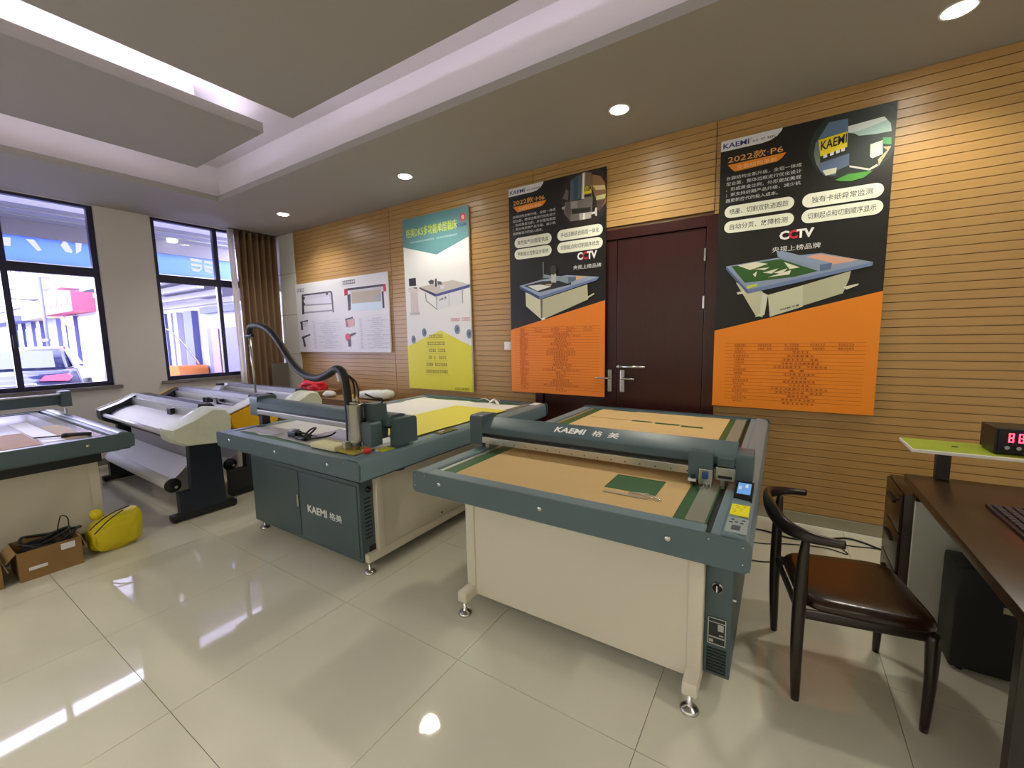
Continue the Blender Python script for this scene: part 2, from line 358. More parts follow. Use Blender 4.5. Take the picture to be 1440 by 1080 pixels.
# ================================================================== POSTERS
PY = YW-.030                                     # front face of the boards
def wp(px, py, k=0): p = onY(px, py, PY); return (p.x, p.z)
class Poster:
    def __init__(s, name, label, x0, x1, z0, z1, base, body='#e8e8ea', inner=None):
        s.n = 0; s.r = (x0, x1, z0, z1); s.t = thing(name, label, 'poster', ((x0+x1)/2, YW-.002, z0))
        MB().box(x0, x1, PY+.0002, YW-.010, z0, z1).build('board', flat(body), s.t)
        s.fill([(x0, z0), (x1, z0), (x1, z1), (x0, z1)], base, 'print')
    def y(s): s.n += 1; return PY-.00012*s.n
    def fill(s, pts, col, name='print'): return plane_poly(name, pts, s.y(), flat(col), s.t)
    def px(s, pts, col, name='picture'): return s.fill([wp(*p) for p in pts], col, name)
    def crop(s, pts, ox, oy, sc, col, name='picture'): return s.px([(ox+a/sc, oy+c/sc) for a, c in pts], col, name)
    def ellipse(s, cx, cz, rx, rz, col, name='picture', n=28): return s.fill([(min(s.r[1]-.002, cx+rx*math.cos(2*PI*k/n)), min(s.r[3]-.002, cz+rz*math.sin(2*PI*k/n))) for k in range(n)], col, name)
    def pill(s, x0, x1, z0, z1, col):
        r = (z1-z0)/2; zc = (z0+z1)/2; n = 10
        s.fill([(x1-r+r*math.sin(PI*k/n), zc+r*math.cos(PI*k/n)) for k in range(n+1)] + [(x0+r-r*math.sin(PI*k/n), zc-r*math.cos(PI*k/n)) for k in range(n+1)], col, 'pill')
    def text(s, st, x0, x1, z, h, col, bold=0, slope=0):
        y = s.y(); return lettering(st, (x0, y, z), (x1, y, z+slope), h, (0, 0, 1), flat(col), s.t, bold)
    def tpx(s, st, p0, p1, h, col, bold=0):
        a = wp(*p0); c = wp(*p1); return s.text(st, a[0], c[0], a[1], h, col, bold, c[1]-a[1])
    def blocks(s, x0, x1, z, h, col, n, name='small_print'):
        """unreadably small print: a row of glyph-like strokes"""
        y = s.y(); b = MB(); w = (x1-x0)/n
        for k in range(n):
            if random.random() < .06: continue
            a = x0+k*w+.12*w; c = x0+(k+1)*w-.08*w; v = random.random()
            for q in ((0, .2), (.4, .58), (.8, 1)):
                if v < .4 or q[0] != .4: b.face([(a, y, z+h*q[0]), (c, y, z+h*q[0]), (c, y, z+h*q[1]), (a, y, z+h*q[1])])
            m_ = a+(c-a)*(.25+.4*random.random()); b.face([(m_, y, z), (m_+.18*w, y, z), (m_+.18*w, y, z+h), (m_, y, z+h)])
        o = b.build(name, flat(col), s.t); o['kind'] = 'stuff'; return o
    def lines(s, rows, col):
        y = s.y(); b = MB()
        for x0, x1, z in rows: b.face([(x0, y, z-.0012), (x1, y, z-.0012), (x1, y, z+.0012), (x0, y, z+.0012)])
        b.build('rule_lines', flat(col), s.t)['kind'] = 'stuff'
    def table(s, x0, x1, z0, z1, col, n, heads):
        dz = (z1-z0)/n; s.lines([(x0, x1, z0+k*dz) for k in range(1, n+1)], col); w = x1-x0
        for k in range(n):
            z = z0+k*dz+dz*.25; h = dz*.48; L = .03+.06*random.random()
            s.blocks(x0+.09*w-L*.3, x0+.09*w+L, z, h, col, 6)
            if k >= n-2:
                for q in (.3, .5, .68, .87): s.blocks(x0+w*q-.04, x0+w*q+.05, z, h, col, 6)
            else:
                L = .05+.13*random.random()*random.choice((.4, 1, 1.2)); s.blocks(x0+w*.57-L, x0+w*.57+L, z, h, col, max(4, int(L*80)))

WHITE = '#f0f0ea'
def black_poster(kind, label, x0, x1, z0, z1, slant_l, slant_r):
    p = Poster('wall_poster', label, x0, x1, z0, z1, '#15130f', '#1a1814')
    W_ = x1-x0
    def X(u): return x0+u*W_
    # logo tab
    zt = z1
    p.fill([(x0, zt-.074), (X(.27), zt-.074), (X(.32), zt-.066), (X(.36), zt-.046), (X(.385), zt-.018), (X(.39), zt), (x0, zt)], '#dcdcdc', 'logo_tab')
    p.text('KAEMI', X(.015), X(.185), zt-.057, .036, '#2b2f7d', .02)
    p.text('®', X(.19), X(.203), zt-.03, .011, '#2b2f7d')
    p.text('格美', X(.207), X(.245), zt-.053, .016, '#33363c')
    p.blocks(X(.26), X(.35), zt-.051, .014, '#33363c', 7)
    # title
    p.text('2022款·'+kind, X(.05), X(.40), zt-.168, .052, '#f0ae58', .004)
    p.fill([(X(.05), zt-.178), (X(.42), zt-.172), (X(.395), zt-.205), (X(.365), zt-.222), (X(.10), zt-.235), (X(.075), zt-.21)], '#e98b1c', 'banner')
    p.text('全面结构革新', X(.11), X(.365), zt-.222, .032, '#ffc489', .006)
    body = ['台面结构全新升级，全铝一体成', '型台面，整体边框进行优化设计', '，形成黄金比例，外形更加美观', '；更支持后期产品升级，减少机', '器更新换代的投入成本。']
    for k, st in enumerate(body):
        p.text(st, X(.045), X(.515) if k < 4 else X(.38), zt-.29-k*.0405, .027, '#d5d5d0', .004)
    return p, X, zt

# --- P6 poster, right of the door
p, X, zt = black_poster('P6', 'black and orange poster right of the door with a round photo and cutting table', -.455, .548, .862, 2.878, 0, 0)
cc = wp(1199, 197); rx = .245
p.ellipse(cc[0]+.008, cc[1]-.005, rx, .235, '#27302a')
C = lambda pts, col: p.crop(pts, 1130, 140, 9, col)
C([(195, 490), (320, 290), (565, 240), (565, 400), (200, 505)], '#5c7590')
C([(150, 560), (195, 490), (215, 900), (160, 820), (130, 700)], '#6f7a74')
C([(190, 515), (560, 402), (552, 600), (212, 722)], '#f0d822')
C([(212, 722), (552, 600), (548, 662), (220, 785)], '#1b1b1b')
for q in (250, 335, 410, 475): C([(q, 745-(q-250)*.36), (q+48, 728-(q-250)*.36), (q+48, 690-(q-250)*.36), (q, 707-(q-250)*.36)], '#d9d9d9')
C([(200, 810), (580, 680), (575, 830), (420, 900), (400, 960), (260, 960), (200, 890)], '#5a6b86')
C([(240, 900), (420, 860), (410, 930), (280, 965)], '#cfd4b4')
C([(565, 340), (1020, 215), (1105, 300), (1115, 400), (900, 440), (700, 460), (640, 430), (565, 425)], '#a9c7be')
C([(565, 340), (1020, 215), (1060, 255), (700, 400), (565, 420)], '#dfe6e0')
C([(845, 570), (1000, 515), (1000, 690), (870, 745), (840, 725)], '#e3e3cf')
C([(1000, 600), (1110, 590), (950, 840), (940, 760), (1060, 640)], '#cdb489')
C([(580, 835), (830, 875), (930, 815), (945, 840), (830, 900), (580, 858)], '#cfcfc0')
C([(400, 1020), (560, 945), (880, 900), (760, 990), (600, 1035), (470, 1035)], '#4e9a3a')
C([(1000, 480), (1112, 480), (1110, 570), (1005, 560)], '#4f9c56')
p.tpx('KAEMI', (1130+215/9, 140+650/9), (1130+545/9, 140+545/9), .058, '#20221c', .02)
def pill(px0, py0, px1, py1, h, st):
    a = wp(px0, py0); c = wp(px1, py1); zc = (a[1]+c[1])/2
    p.pill(a[0], c[0], zc-h/2, zc+h/2, '#eef0da'); m = .05
    w = (c[0]-a[0]); tw = min(w-.07, .041*len(st)); xc = (a[0]+c[0])/2
    p.text(st, xc-tw/2, xc+tw/2, zc-.021, .042, '#4a4a44', .006)
pill(1019, 300, 1117, 284, .088, '喷墨、切割双轨迹跟踪')
pill(1018.5, 321, 1116.5, 307, .088, '自动分页、故障检测')
pill(1128, 284, 1243, 266, .093, '独有卡纸异常监测')
pill(1127, 306, 1242, 290, .093, '切割起点和切割顺序显示')
def cctv(px0, py0, px1, py1, h):
    a = wp(px0, py0); c = wp(px1, py1); z = (a[1]+c[1])/2-h/2; w = c[0]-a[0]
    for k, (ch, col) in enumerate((('C', WHITE), ('C', '#d5283c'), ('T', WHITE), ('V', WHITE))):
        x = a[0]+w*(0, .27, .5, .70)[k]; ww = w*(.29, .27, .25, .30)[k]
        p.text(ch, x, x+ww, z, h, col, .045)
    p.text('央视上榜品牌', a[0]-w*.2, c[0]+w*.2, z-.082, .038, '#e6e6e0', .004)
cctv(1096, 332, 1145, 326, .062)
# orange half
L = wp(1006, 465); R = wp(1242, 409)
p.fill([(-.455, .862), (.548, .862), (.548, R[1]), (-.455, L[1])], '#f08a12', 'orange_field')
p.table(-.37, .48, .90, 1.36, '#b0560c', 17, 0)
C = lambda pts, col: p.crop(pts, 1000, 330, 4, col)
C([(140, 270), (290, 320), (290, 465), (250, 455)], '#c9c9a8'); C([(245, 465), (300, 452), (320, 340), (290, 325), (275, 440)], '#d9dac2')
C([(320, 340), (515, 285), (515, 405), (330, 462)], '#cfd0b0'); C([(515, 285), (785, 205), (775, 250), (740, 330), (515, 400)], '#bcbd9b')
C([(740, 295), (830, 275), (825, 285), (760, 310)], '#d9dac2'); C([(145, 325), (185, 318), (190, 328), (150, 338)], '#d9dac2')
C([(85, 180), (380, 130), (620, 104), (910, 155), (205, 312)], '#8d9cb4')
C([(85, 180), (205, 312), (205, 333), (85, 198)], '#55628a'); C([(205, 312), (910, 155), (905, 175), (205, 333)], '#7184ac')
C([(115, 180), (390, 138), (600, 205), (470, 238), (190, 272)], '#2f5c22')
C([(535, 125), (610, 110), (830, 143), (680, 170)], '#e0a98c')
for q in ([(150, 175), (250, 155), (320, 165), (220, 200)], [(240, 195), (330, 185), (300, 200)], [(290, 215), (380, 190), (340, 220)], [(350, 215), (430, 190), (400, 222)], [(320, 240), (450, 200), (440, 225)], [(410, 155), (500, 185), (440, 195)], [(235, 225), (260, 205), (250, 240)]): C(q, '#e4e4c8')
C([(370, 97), (400, 92), (540, 128), (680, 160), (672, 195), (610, 206), (520, 160), (375, 125)], '#8fa0b8'); C([(610, 170), (680, 160), (672, 195), (612, 206)], '#5f7194')
C([(200, 290), (260, 276), (260, 290), (205, 305)], '#c8d04a')
p.tpx('KAEMI 格美', (1000+390/4, 330+428/4), (1000+495/4, 330+402/4), .016, '#33332a', .02)
done()

# --- M6 poster, half over the door
p, X, zt = black_poster('M6', 'black and orange poster left of the door and overlapping it, with a cutting table picture', -2.376, -1.361, .872, 2.905, 0, 0)
C = lambda pts, col: p.crop(pts, 710, 235, 9.6, col)
cc = wp(822, 277)
p.ellipse(cc[0], cc[1], .235, .27, '#2b211b')
C([(780, 430), (830, 290), (860, 330), (850, 450)], '#6d5a55')
C([(885, 190), (960, 130), (1030, 95), (1025, 425), (880, 465)], '#4d5f6d'); C([(930, 160), (990, 120), (985, 440), (925, 450)], '#3a4a60')
C([(1040, 85), (1090, 70), (1075, 430), (1032, 432)], '#b5ab93'); C([(1058, 80), (1072, 76), (1062, 430), (1050, 430)], '#efe9d4')
C([(1090, 70), (1170, 75), (1180, 400), (1075, 430)], '#7c6650')
C([(1180, 100), (1290, 120), (1355, 210), (1365, 330), (1365, 470), (1300, 560), (1230, 440), (1180, 280)], '#8d6a42'); C([(1185, 250), (1350, 240), (1360, 300), (1230, 310)], '#d8c08c')
C([(1235, 390), (1365, 360), (1350, 420), (1235, 445)], '#c9c98c'); C([(1240, 455), (1365, 430), (1280, 600), (1240, 560)], '#55433c')
C([(1070, 268), (1175, 245), (1170, 350), (1065, 368)], '#e0d41c')
C([(1075, 380), (1165, 362), (1165, 392), (1075, 408)], '#1c1a17')
C([(815, 480), (1030, 440), (1190, 400), (1180, 560), (1170, 690), (1010, 715), (890, 735), (800, 620)], '#77706a')
C([(830, 490), (890, 470), (890, 640), (880, 720), (810, 610)], '#5b5450'); C([(890, 470), (980, 455), (980, 550), (890, 560)], '#9a948c')
C([(900, 570), (1160, 540), (1160, 600), (910, 640)], '#2a2724'); C([(1005, 630), (1170, 605), (1160, 690), (1010, 718)], '#bdb8ac'); C([(1055, 625), (1090, 620), (1085, 705), (1055, 710)], '#efece2')
C([(1170, 610), (1215, 600), (1225, 550), (1245, 545), (1245, 660), (1225, 660), (1215, 630), (1170, 640)], '#d5d3cb'); C([(770, 545), (810, 530), (810, 570), (780, 580)], '#a8a49d')
p.tpx('KAEM', (710+1075/9.6, 235+335/9.6), (710+1168/9.6, 235+312/9.6), .045, '#20221c', .02)
pill(724, 345, 776, 332, .1, '高性能气动圆型铣具')
pill(724, 362, 776, 348, .1, '更新独立控制设计系统')
pill(784, 335, 848, 319, .1, '手动压脚结合前后一体化')
pill(784, 352, 848, 338, .1, '切割起点和切割顺序修改')
cctv(812, 362, 840, 356, .07)
L = wp(723, 464); R = wp(853, 422)
p.fill([(-2.376, .872), (-1.361, .872), (-1.361, R[1]), (-2.376, L[1])], '#f0861c', 'orange_field')
p.table(-2.33, -1.41, .895, 1.53, '#b0500c', 25, 0)
C = lambda pts, col: p.crop(pts, 715, 310, 7.2, col)
C([(180, 728), (332, 800), (345, 1008), (185, 868)], '#d3d3b4'); C([(345, 800), (805, 648), (812, 800), (345, 1008)], '#c0bf9d'); C([(330, 800), (352, 792), (350, 985), (335, 990)], '#6b6a58')
C([(800, 775), (870, 735), (875, 748), (805, 790)], '#d3d3b4'); C([(345, 990), (375, 980), (378, 1000), (345, 1015)], '#efefe0')
C([(120, 665), (330, 605), (600, 555), (925, 572), (322, 770)], '#9aa9bb'); C([(120, 665), (322, 770), (318, 802), (122, 690)], '#3c4c80'); C([(322, 770), (925, 572), (900, 605), (318, 802)], '#6d80ab')
C([(165, 665), (340, 618), (640, 605), (640, 650), (320, 728)], '#27292a'); C([(690, 565), (805, 565), (690, 612), (640, 608)], '#d8b48c')
C([(200, 665), (330, 650), (440, 670), (300, 715)], '#e2e3da'); C([(370, 650), (450, 640), (430, 665)], '#c9b08c')
C([(355, 545), (440, 560), (690, 572), (690, 605), (600, 640), (440, 585), (355, 585)], '#8796a2'); C([(610, 575), (690, 572), (690, 605), (615, 640)], '#5a6a80')
C([(440, 545), (490, 540), (490, 630), (440, 630)], '#b9bdb8'); C([(352, 425), (364, 425), (366, 590), (358, 590)], '#77776f')
p.ellipse(*wp(715+462/7.2, 310+503/7.2), .035, .045, '#3a3a38')
done()

# --- DK5 poster
x0, x1, z0, z1 = -3.897, -2.898, .832, 2.851
p = Poster('wall_poster', 'teal, white and yellow upright poster with a single layer cutting bed', x0, x1, z0, z1, '#e6e6e4')
def X(u): return x0+u*(x1-x0)
zL = wp(568, 348)[1]; zR = wp(661, 332)[1]; vtx = wp(614, 358)
p.fill([(x0, zL), (vtx[0], vtx[1]), (x1, zR), (x1, z1), (x0, z1)], '#5f8f92', 'teal_field')
a = wp(571, 333); c_ = wp(643, 321.5); p.text('格美DK5多功能单层裁床', a[0], c_[0], (a[1]+c_[1])/2-.01, .105, '#d6e322', .006)
a = wp(577, 342); c_ = wp(643, 331); p.blocks(a[0], c_[0], (a[1]+c_[1])/2, .016, '#bcd2d0', 40)
a = wp(650.8, 305); p.ellipse(a[0], a[1], .04, .045, '#d6424c'); p.ellipse(a[0], a[1], .02, .025, '#eab4b0')
p.text('KAEMI', X(.845), X(.975), a[1]-.098, .04, '#3a4f8f', .02)
C = lambda pts, col: p.crop(pts, 560, 285, 7.71, col)
C([(115, 825), (190, 815), (195, 900), (120, 908)], '#22232a'); C([(110, 925), (205, 912), (235, 962), (120, 975)], '#d9cfcb'); C([(165, 915), (208, 920), (205, 938), (170, 930)], '#77777a')
C([(135, 972), (210, 968), (225, 1190), (140, 1195)], '#d2c6c6'); C([(125, 1195), (235, 1185), (235, 1215), (130, 1220)], '#c2b8ba')
C([(230, 915), (590, 838), (780, 888), (410, 1000)], '#c2bcb4'); C([(228, 915), (410, 990), (405, 1020), (232, 935)], '#55444f'); C([(330, 958), (410, 990), (405, 1020), (335, 978)], '#2f3b78'); C([(410, 990), (780, 885), (778, 918), (405, 1020)], '#4b5590')
C([(412, 1020), (690, 945), (695, 1085), (420, 1165)], '#dedfe2'); C([(545, 985), (552, 983), (560, 1125), (552, 1127)], '#bdbec4')
C([(292, 975), (302, 980), (308, 1060), (300, 1060)], '#82868c'); C([(300, 1052), (420, 1150), (420, 1162), (300, 1064)], '#82868c'); C([(410, 1010), (422, 1010), (424, 1165), (416, 1165)], '#9a9da3'); C([(690, 945), (700, 945), (704, 1090), (695, 1090)], '#9a9da3')
C([(325, 855), (360, 835), (390, 845), (385, 880), (345, 885)], '#4f524c'); C([(400, 828), (418, 822), (420, 910), (402, 912)], '#2f302e'); C([(425, 850), (470, 855), (475, 890), (430, 888)], '#55585a'); C([(455, 900), (500, 892), (500, 930), (462, 935)], '#d4d6d8')
p.tpx('KAEMI 格美', (618, 423.5), (628, 420), .03, '#44485a', .02)
C = lambda pts, col: p.crop(pts, 570, 420, 8, col)
yl = wp(577, 487)[1]; yr = wp(666, 487)[1]; yv = wp(570+398/8, 420+358/8)
p.fill([(x0, z0), (x1, z0), (x1, yr), (yv[0], yv[1]), (x0, yl)], '#e2d919', 'yellow_field')
for a, c_ in ((95, 460), (215, 380), (583, 345), (720, 395)):
    q = wp(570+a/8, 420+c_/8); p.ellipse(q[0], q[1], .036, .05, '#6b7f98'); p.ellipse(q[0]+.004, q[1], .014, .022, '#4a5870')
p.blocks(X(.70), X(.99), wp(651, 451)[1], .034, '#e09a9e', 10)
for k in range(6):
    z = wp(610, 475)[1]-k*.083; hw = (.11, .14, .145, .155, .165, .175)[k]
    p.blocks(X(.47)-hw, X(.47)+hw, z, .036, '#8b7d10', 8+k); p.lines([(X(.47)-hw-.02, X(.47)+hw+.02, z-.022)], '#a89a10')
p.blocks(X(.74), X(.98), z0+.018, .022, '#4a4410', 9)
done()

# --- white landscape poster with two plotters
x0, x1, z0, z1 = -6.235, -4.207, 1.271, 2.282
p = Poster('wall_poster', 'white landscape poster with two roll plotters and data tables', x0, x1, z0, z1, '#e3e2ea')
C = lambda pts, col: p.crop(pts, 410, 375, 8.307, col)
C([(118, 325), (465, 283), (470, 300), (120, 345)], '#3e3d4c'); C([(118, 340), (140, 338), (150, 555), (125, 560)], '#33333f'); C([(458, 300), (475, 298), (495, 530), (480, 535)], '#33333f')
C([(140, 345), (458, 303), (462, 360), (142, 390)], '#d0cede'); C([(142, 390), (462, 345), (470, 430), (148, 465)], '#dcd9ea'); C([(150, 440), (470, 425), (470, 440), (150, 460)], '#9b99ab'); C([(150, 530), (480, 500), (482, 520), (152, 548)], '#9a98aa'); C([(400, 305), (425, 302), (428, 330), (402, 332)], '#4a4a58')
C([(130, 355), (155, 352), (155, 385), (130, 388)], '#33333f'); C([(135, 425), (158, 425), (158, 450), (136, 452)], '#33333f')
C([(640, 255), (1090, 200), (1095, 225), (645, 282)], '#352f3c'); C([(615, 262), (655, 255), (658, 330), (618, 340)], '#b5243c'); C([(1068, 205), (1100, 200), (1108, 285), (1075, 292)], '#c22a44')
C([(652, 330), (690, 320), (692, 500), (665, 520)], '#363440'); C([(1052, 290), (1075, 285), (1088, 480), (1065, 488)], '#363440'); C([(690, 280), (1050, 238), (1052, 275), (692, 315)], '#c9c7ca')
C([(700, 300), (1045, 265), (1048, 405), (705, 432)], '#b9ad9c'); C([(705, 432), (1048, 405), (1055, 500), (712, 520)], '#cfe2f2'); C([(950, 385), (1020, 310), (1045, 300), (1048, 400)], '#a9a9b4')
for (a, r) in (((100, 625), '#33333f'), ((625, 590), '#a85555')):
    C([(a[0], a[1]+20), (a[0]+92, a[1]-5), (a[0]+95, a[1]+15), (a[0]+5, a[1]+42)], '#3a3944'); C([(a[0]+8, a[1]+35), (a[0]+32, a[1]+32), (a[0]+38, a[1]+115), (a[0]+15, a[1]+118)], r)
C([(650, 620), (735, 605), (735, 690), (672, 715)], '#d7a9a4'); C([(130, 648), (190, 640), (188, 700), (140, 705)], '#d2cfe0')
C([(120, 820), (220, 785), (222, 802), (125, 845)], '#3a3944'); C([(130, 835), (150, 830), (172, 930), (150, 940)], '#3a3944'); C([(640, 805), (750, 765), (755, 785), (665, 830)], '#3a3944'); p.ellipse(*wp(410+660/8.307, 375+825/8.307), .055, .055, '#d22c3c'); C([(662, 850), (690, 845), (698, 930), (668, 938)], '#34333e')
def Zp(c_, a=600): return wp(410+a/8.307, 375+c_/8.307)[1]
def Xp(a, c_=700): return wp(410+a/8.307, 375+c_/8.307)[0]
p.blocks(Xp(65, 280), Xp(150, 280), Zp(295, 100), .045, '#5a5a78', 5); p.blocks(Xp(595, 220), Xp(745, 190), Zp(205, 650), .05, '#5a5a70', 7); p.lines([(Xp(595, 230), Xp(800, 215), Zp(222, 700))], '#8a8aa0')
for k in range(15):
    z = 1.33+k*.027
    p.blocks(Xp(255, 700), Xp(285, 700), z, .01, '#b58ea6', 4); hw = random.uniform(.06, .28); xc = Xp(430, 700); p.blocks(xc-hw, xc+hw, z, .01, '#a8a8c0', int(hw*80)+3)
    p.blocks(Xp(805, 750), Xp(835, 750), z, .01, '#8f93ac', 4); hw = random.uniform(.05, .22); xc = Xp(1010, 750); p.blocks(xc-hw, xc+hw, z, .01, '#a3a3b8', int(hw*80)+3)
p.lines([(Xp(240), Xp(590), 1.318+k*.027) for k in range(16)] + [(Xp(780), Xp(1170), 1.318+k*.027) for k in range(17)], '#c9c7d8')
done()

# ================================================================== FLATBED CUTTERS
def rounded(x0, x1, z0, z1, r, n=4, corners=(1, 1, 1, 1)):
    pts = []
    for (cx, cz, a0, on) in ((x0+r, z0+r, PI, corners[0]), (x1-r, z0+r, 1.5*PI, corners[1]), (x1-r, z1-r, 0, corners[2]), (x0+r, z1-r, .5*PI, corners[3])):
        if on: pts += [(cx+r*math.cos(a0+k*PI/2/n), cz+r*math.sin(a0+k*PI/2/n)) for k in range(n+1)]
        else: pts.append((x0 if cx < (x0+x1)/2 else x1, z0 if cz < (z0+z1)/2 else z1))
    return pts
def foot(t, x, y, ztop=.075):
    MB().lathe((x, y, 0), [(.034, 0), (.036, .006), (.03, .014), (.014, .022), (.009, .026), (.009, ztop)], seg=18).build('levelling_foot', M_chrome, t, 'all')
def screws(t, pts, r=.008, y=0, parent_name='bolt'):
    for x, z in pts: MB().lathe((x, y, z), [(r, 0), (r*.95, -.002), (r*.6, -.005), (0.001, -.006)], 'y', 10).build(parent_name, M_chrome, t, 'all')

def flatbed(t, Wd, Ln, wide=.135, matm=None):
    """bed, rails and covers of a flatbed cutter in local coordinates: x right, y away from its front, z up"""
    H = .80; xr = Wd-wide
    fp = MB().prism(rounded(0, Wd, .70, H+.004, .022, corners=(1, 1, 1, 1)), 'y', -.012, 0).build('front_plate', M_blue, t, True)
    screws(fp, [(Wd*.12, .762), (Wd*.49, .757), (Wd*.83, .757)], .011, -.012)
    screws(fp, [(.022, .785), (.022, .735), (.085, .79), (Wd-.12, .79), (Wd-.022, .785), (Wd-.022, .73)], .004, -.012, 'screw')
    MB().prism(rounded(0, Wd, .70, H+.012, .02), 'y', Ln-.012, Ln).build('back_plate', M_blue, t, True)
    MB().prism(rounded(.002, .078, .70, H, .012), 'y', 0, Ln-.012).build('left_rail_cover', M_bluel, t, True)
    MB().box(.078, .098, .01, Ln-.012, .76, .785).build('rail_slot', M_black, t)
    MB().box(.098, .122, .012, Ln-.012, .765, .797, .002).build('guide_rail', M_alu, t)
    MB().box(.078, xr, 0, .075, .755, H-.001, .003).build('front_strip', M_bluel, t)
    MB().box(.078, xr, Ln-.06, Ln-.012, .755, H+.004, .003).build('back_strip', M_blue, t)
    MB().box(.122, xr-.005, .075, Ln-.06, .76, H-.004).build('cutting_mat', matm or M_green, t)
    MB().box(xr-.075, xr-.01, .078, Ln-.062, H-.004, H+.001).build('clear_strip', M_acryl, t)
    MB().box(xr-.005, xr+.018, 0, Ln-.012, .755, .785).build('rail_slot', M_black, t)
    MB().box(xr+.018, xr+.05, 0, Ln-.012, .76, H+.006, .003).build('inner_cover', M_bluel, t)
    MB().prism([(xr+.05, .70), (Wd-.002, .70), (Wd-.002, .775), (Wd-.01, .80), (Wd-.028, .812), (xr+.06, .816), (xr+.05, .81)], 'y', 0, Ln-.03).build('side_cover', M_bluel, t, True)
    MB().box(.02, Wd-.02, .02, Ln-.03, .685, .755).build('under_frame', M_blued, t)
def stand(t, xl, xr, yf, yb, lw=.055, right_panel=True):
    """cream steel stand: two foot bars, four legs, infill panels"""
    for x in (xl, xr-lw):
        s_ = -1 if x == xl else 1
        MB().box(x, x+lw, yf-.085, yb+.085, .075, .13, .006).build('foot_bar', M_cream, t, True)
        for y in (yf-.06, yb+.06): foot(t, x+lw/2, y)
        for y in (yf, yb-lw): MB().box(x, x+lw, y, y+lw, .13, .69, .004).build('leg', M_cream, t, True)
    MB().box(xl+lw, xr-lw, yf+.008, yf+.02, .085, .69).build('front_panel', M_cream, t)
    MB().box(xl+lw, xr-lw, yb-.02, yb-.008, .085, .69).build('back_panel', M_cream, t)
    for x in (xl+.01, xr-.022): MB().box(x, x+.012, yf+lw, yb-lw, .11, .69).build('side_panel', M_cream, t)
def gantry(t, Wd, y, wide=.135, z=.82):
    """bridge over the bed with its two end boxes, beam, rail and cutting head"""
    MB().prism(rounded(y, y+.15, z-.01, z+.165, .02, corners=(0, 0, 1, 1)), 'x', -.055, .035).build('end_box', M_blue, t, True)
    MB().prism(rounded(y, y+.15, z-.005, z+.115, .015, corners=(0, 0, 1, 1)), 'x', Wd-.09, Wd-.028).build('end_box', M_blue, t, True)
    bm = MB().prism([(y+.0, z+.065), (y+.125, z+.065), (y+.125, z+.14), (y+.11, z+.146), (y+.008, z+.106), (y+.0, z+.098)], 'x', .035, Wd-.09).build('beam_cover', M_blue, t, True)
    def bt(st, a, c_, bold): lettering(st, (a, y+.03, z+.1156), (c_, y+.03, z+.1156), .05, (0, .102, .040), flat('#f4f4f2'), t, bold)
    bt('KAEMI', .49, .66, .03); bt('格', .70, .755, .01); bt('美', .785, .84, .01)
    MB().box(.035, Wd-.09, y+.02, y+.11, z+.045, z+.065).build('beam_core', M_black, t)
    r = MB().box(.035, Wd-.16, y-.004, y+.03, z+.005, z+.043, .003).build('beam_rail', M_alu, t)
    hole = MB().cyl((0, 0, 0), .0035, .001, 'y', 8).mesh('bolt_hole', M_black, org=(0, 0, 0))
    for k in range(16): inst('bolt_hole', hole, r, (.12+k*(Wd-.40)/15, y-.0047, z+.018))
    MB().box(.05, .075, y+.01, y+.04, z-.03, z+.01).build('cable_bracket', M_alu, t)
    hx = Wd-.268
    h = MB().prism(rounded(hx, hx+.095, z+.0, z+.125, .008), 'y', y-.055, y-.006).build('cutting_head', M_blue, t, True)
    MB().box(hx+.045, hx+.098, y-.068, y-.056, z-.012, z+.055, .002).build('tool_plate', M_chrome, h)
    MB().box(hx+.058, hx+.082, y-.082, y-.068, z+.015, z+.045, .004).build('tool_knob', mat('blue_knob', '#2b4a8a', .35), h)
    for k in range(4): MB().cyl((hx+.05+k*.014, y-.062, z-.026), .004, .02, 'z', 8).build('tool_screw', M_chrome, h)
    MB().lathe((hx+.02, y-.064, z-.028), [(.003, 0), (.008, .01), (.008, .05)], seg=12).build('pen_holder', M_black, h, 'all')
    MB().box(hx+.003, hx+.035, y-.075, y-.056, z-.004, z+.008, .002).build('pen_clamp', M_paper, h)
    m = MB().box(hx+.105, Wd-.092, y-.03, y-.006, z+.005, z+.06, .002).build('motor_plate', M_alu, t)
    MB().box(hx+.115, Wd-.10, y-.034, y-.03, z+.015, z+.026).build('plate_slot', M_black, m)
    MB().box(hx+.11, Wd-.095, y-.026, y-.006, z+.064, z+.10, .002).build('head_cover', M_blue, t)
    MB().box(Wd-.145, Wd-.13, y-.02, y, z-.035, z+.01).build('cable_bracket', M_alu, t)
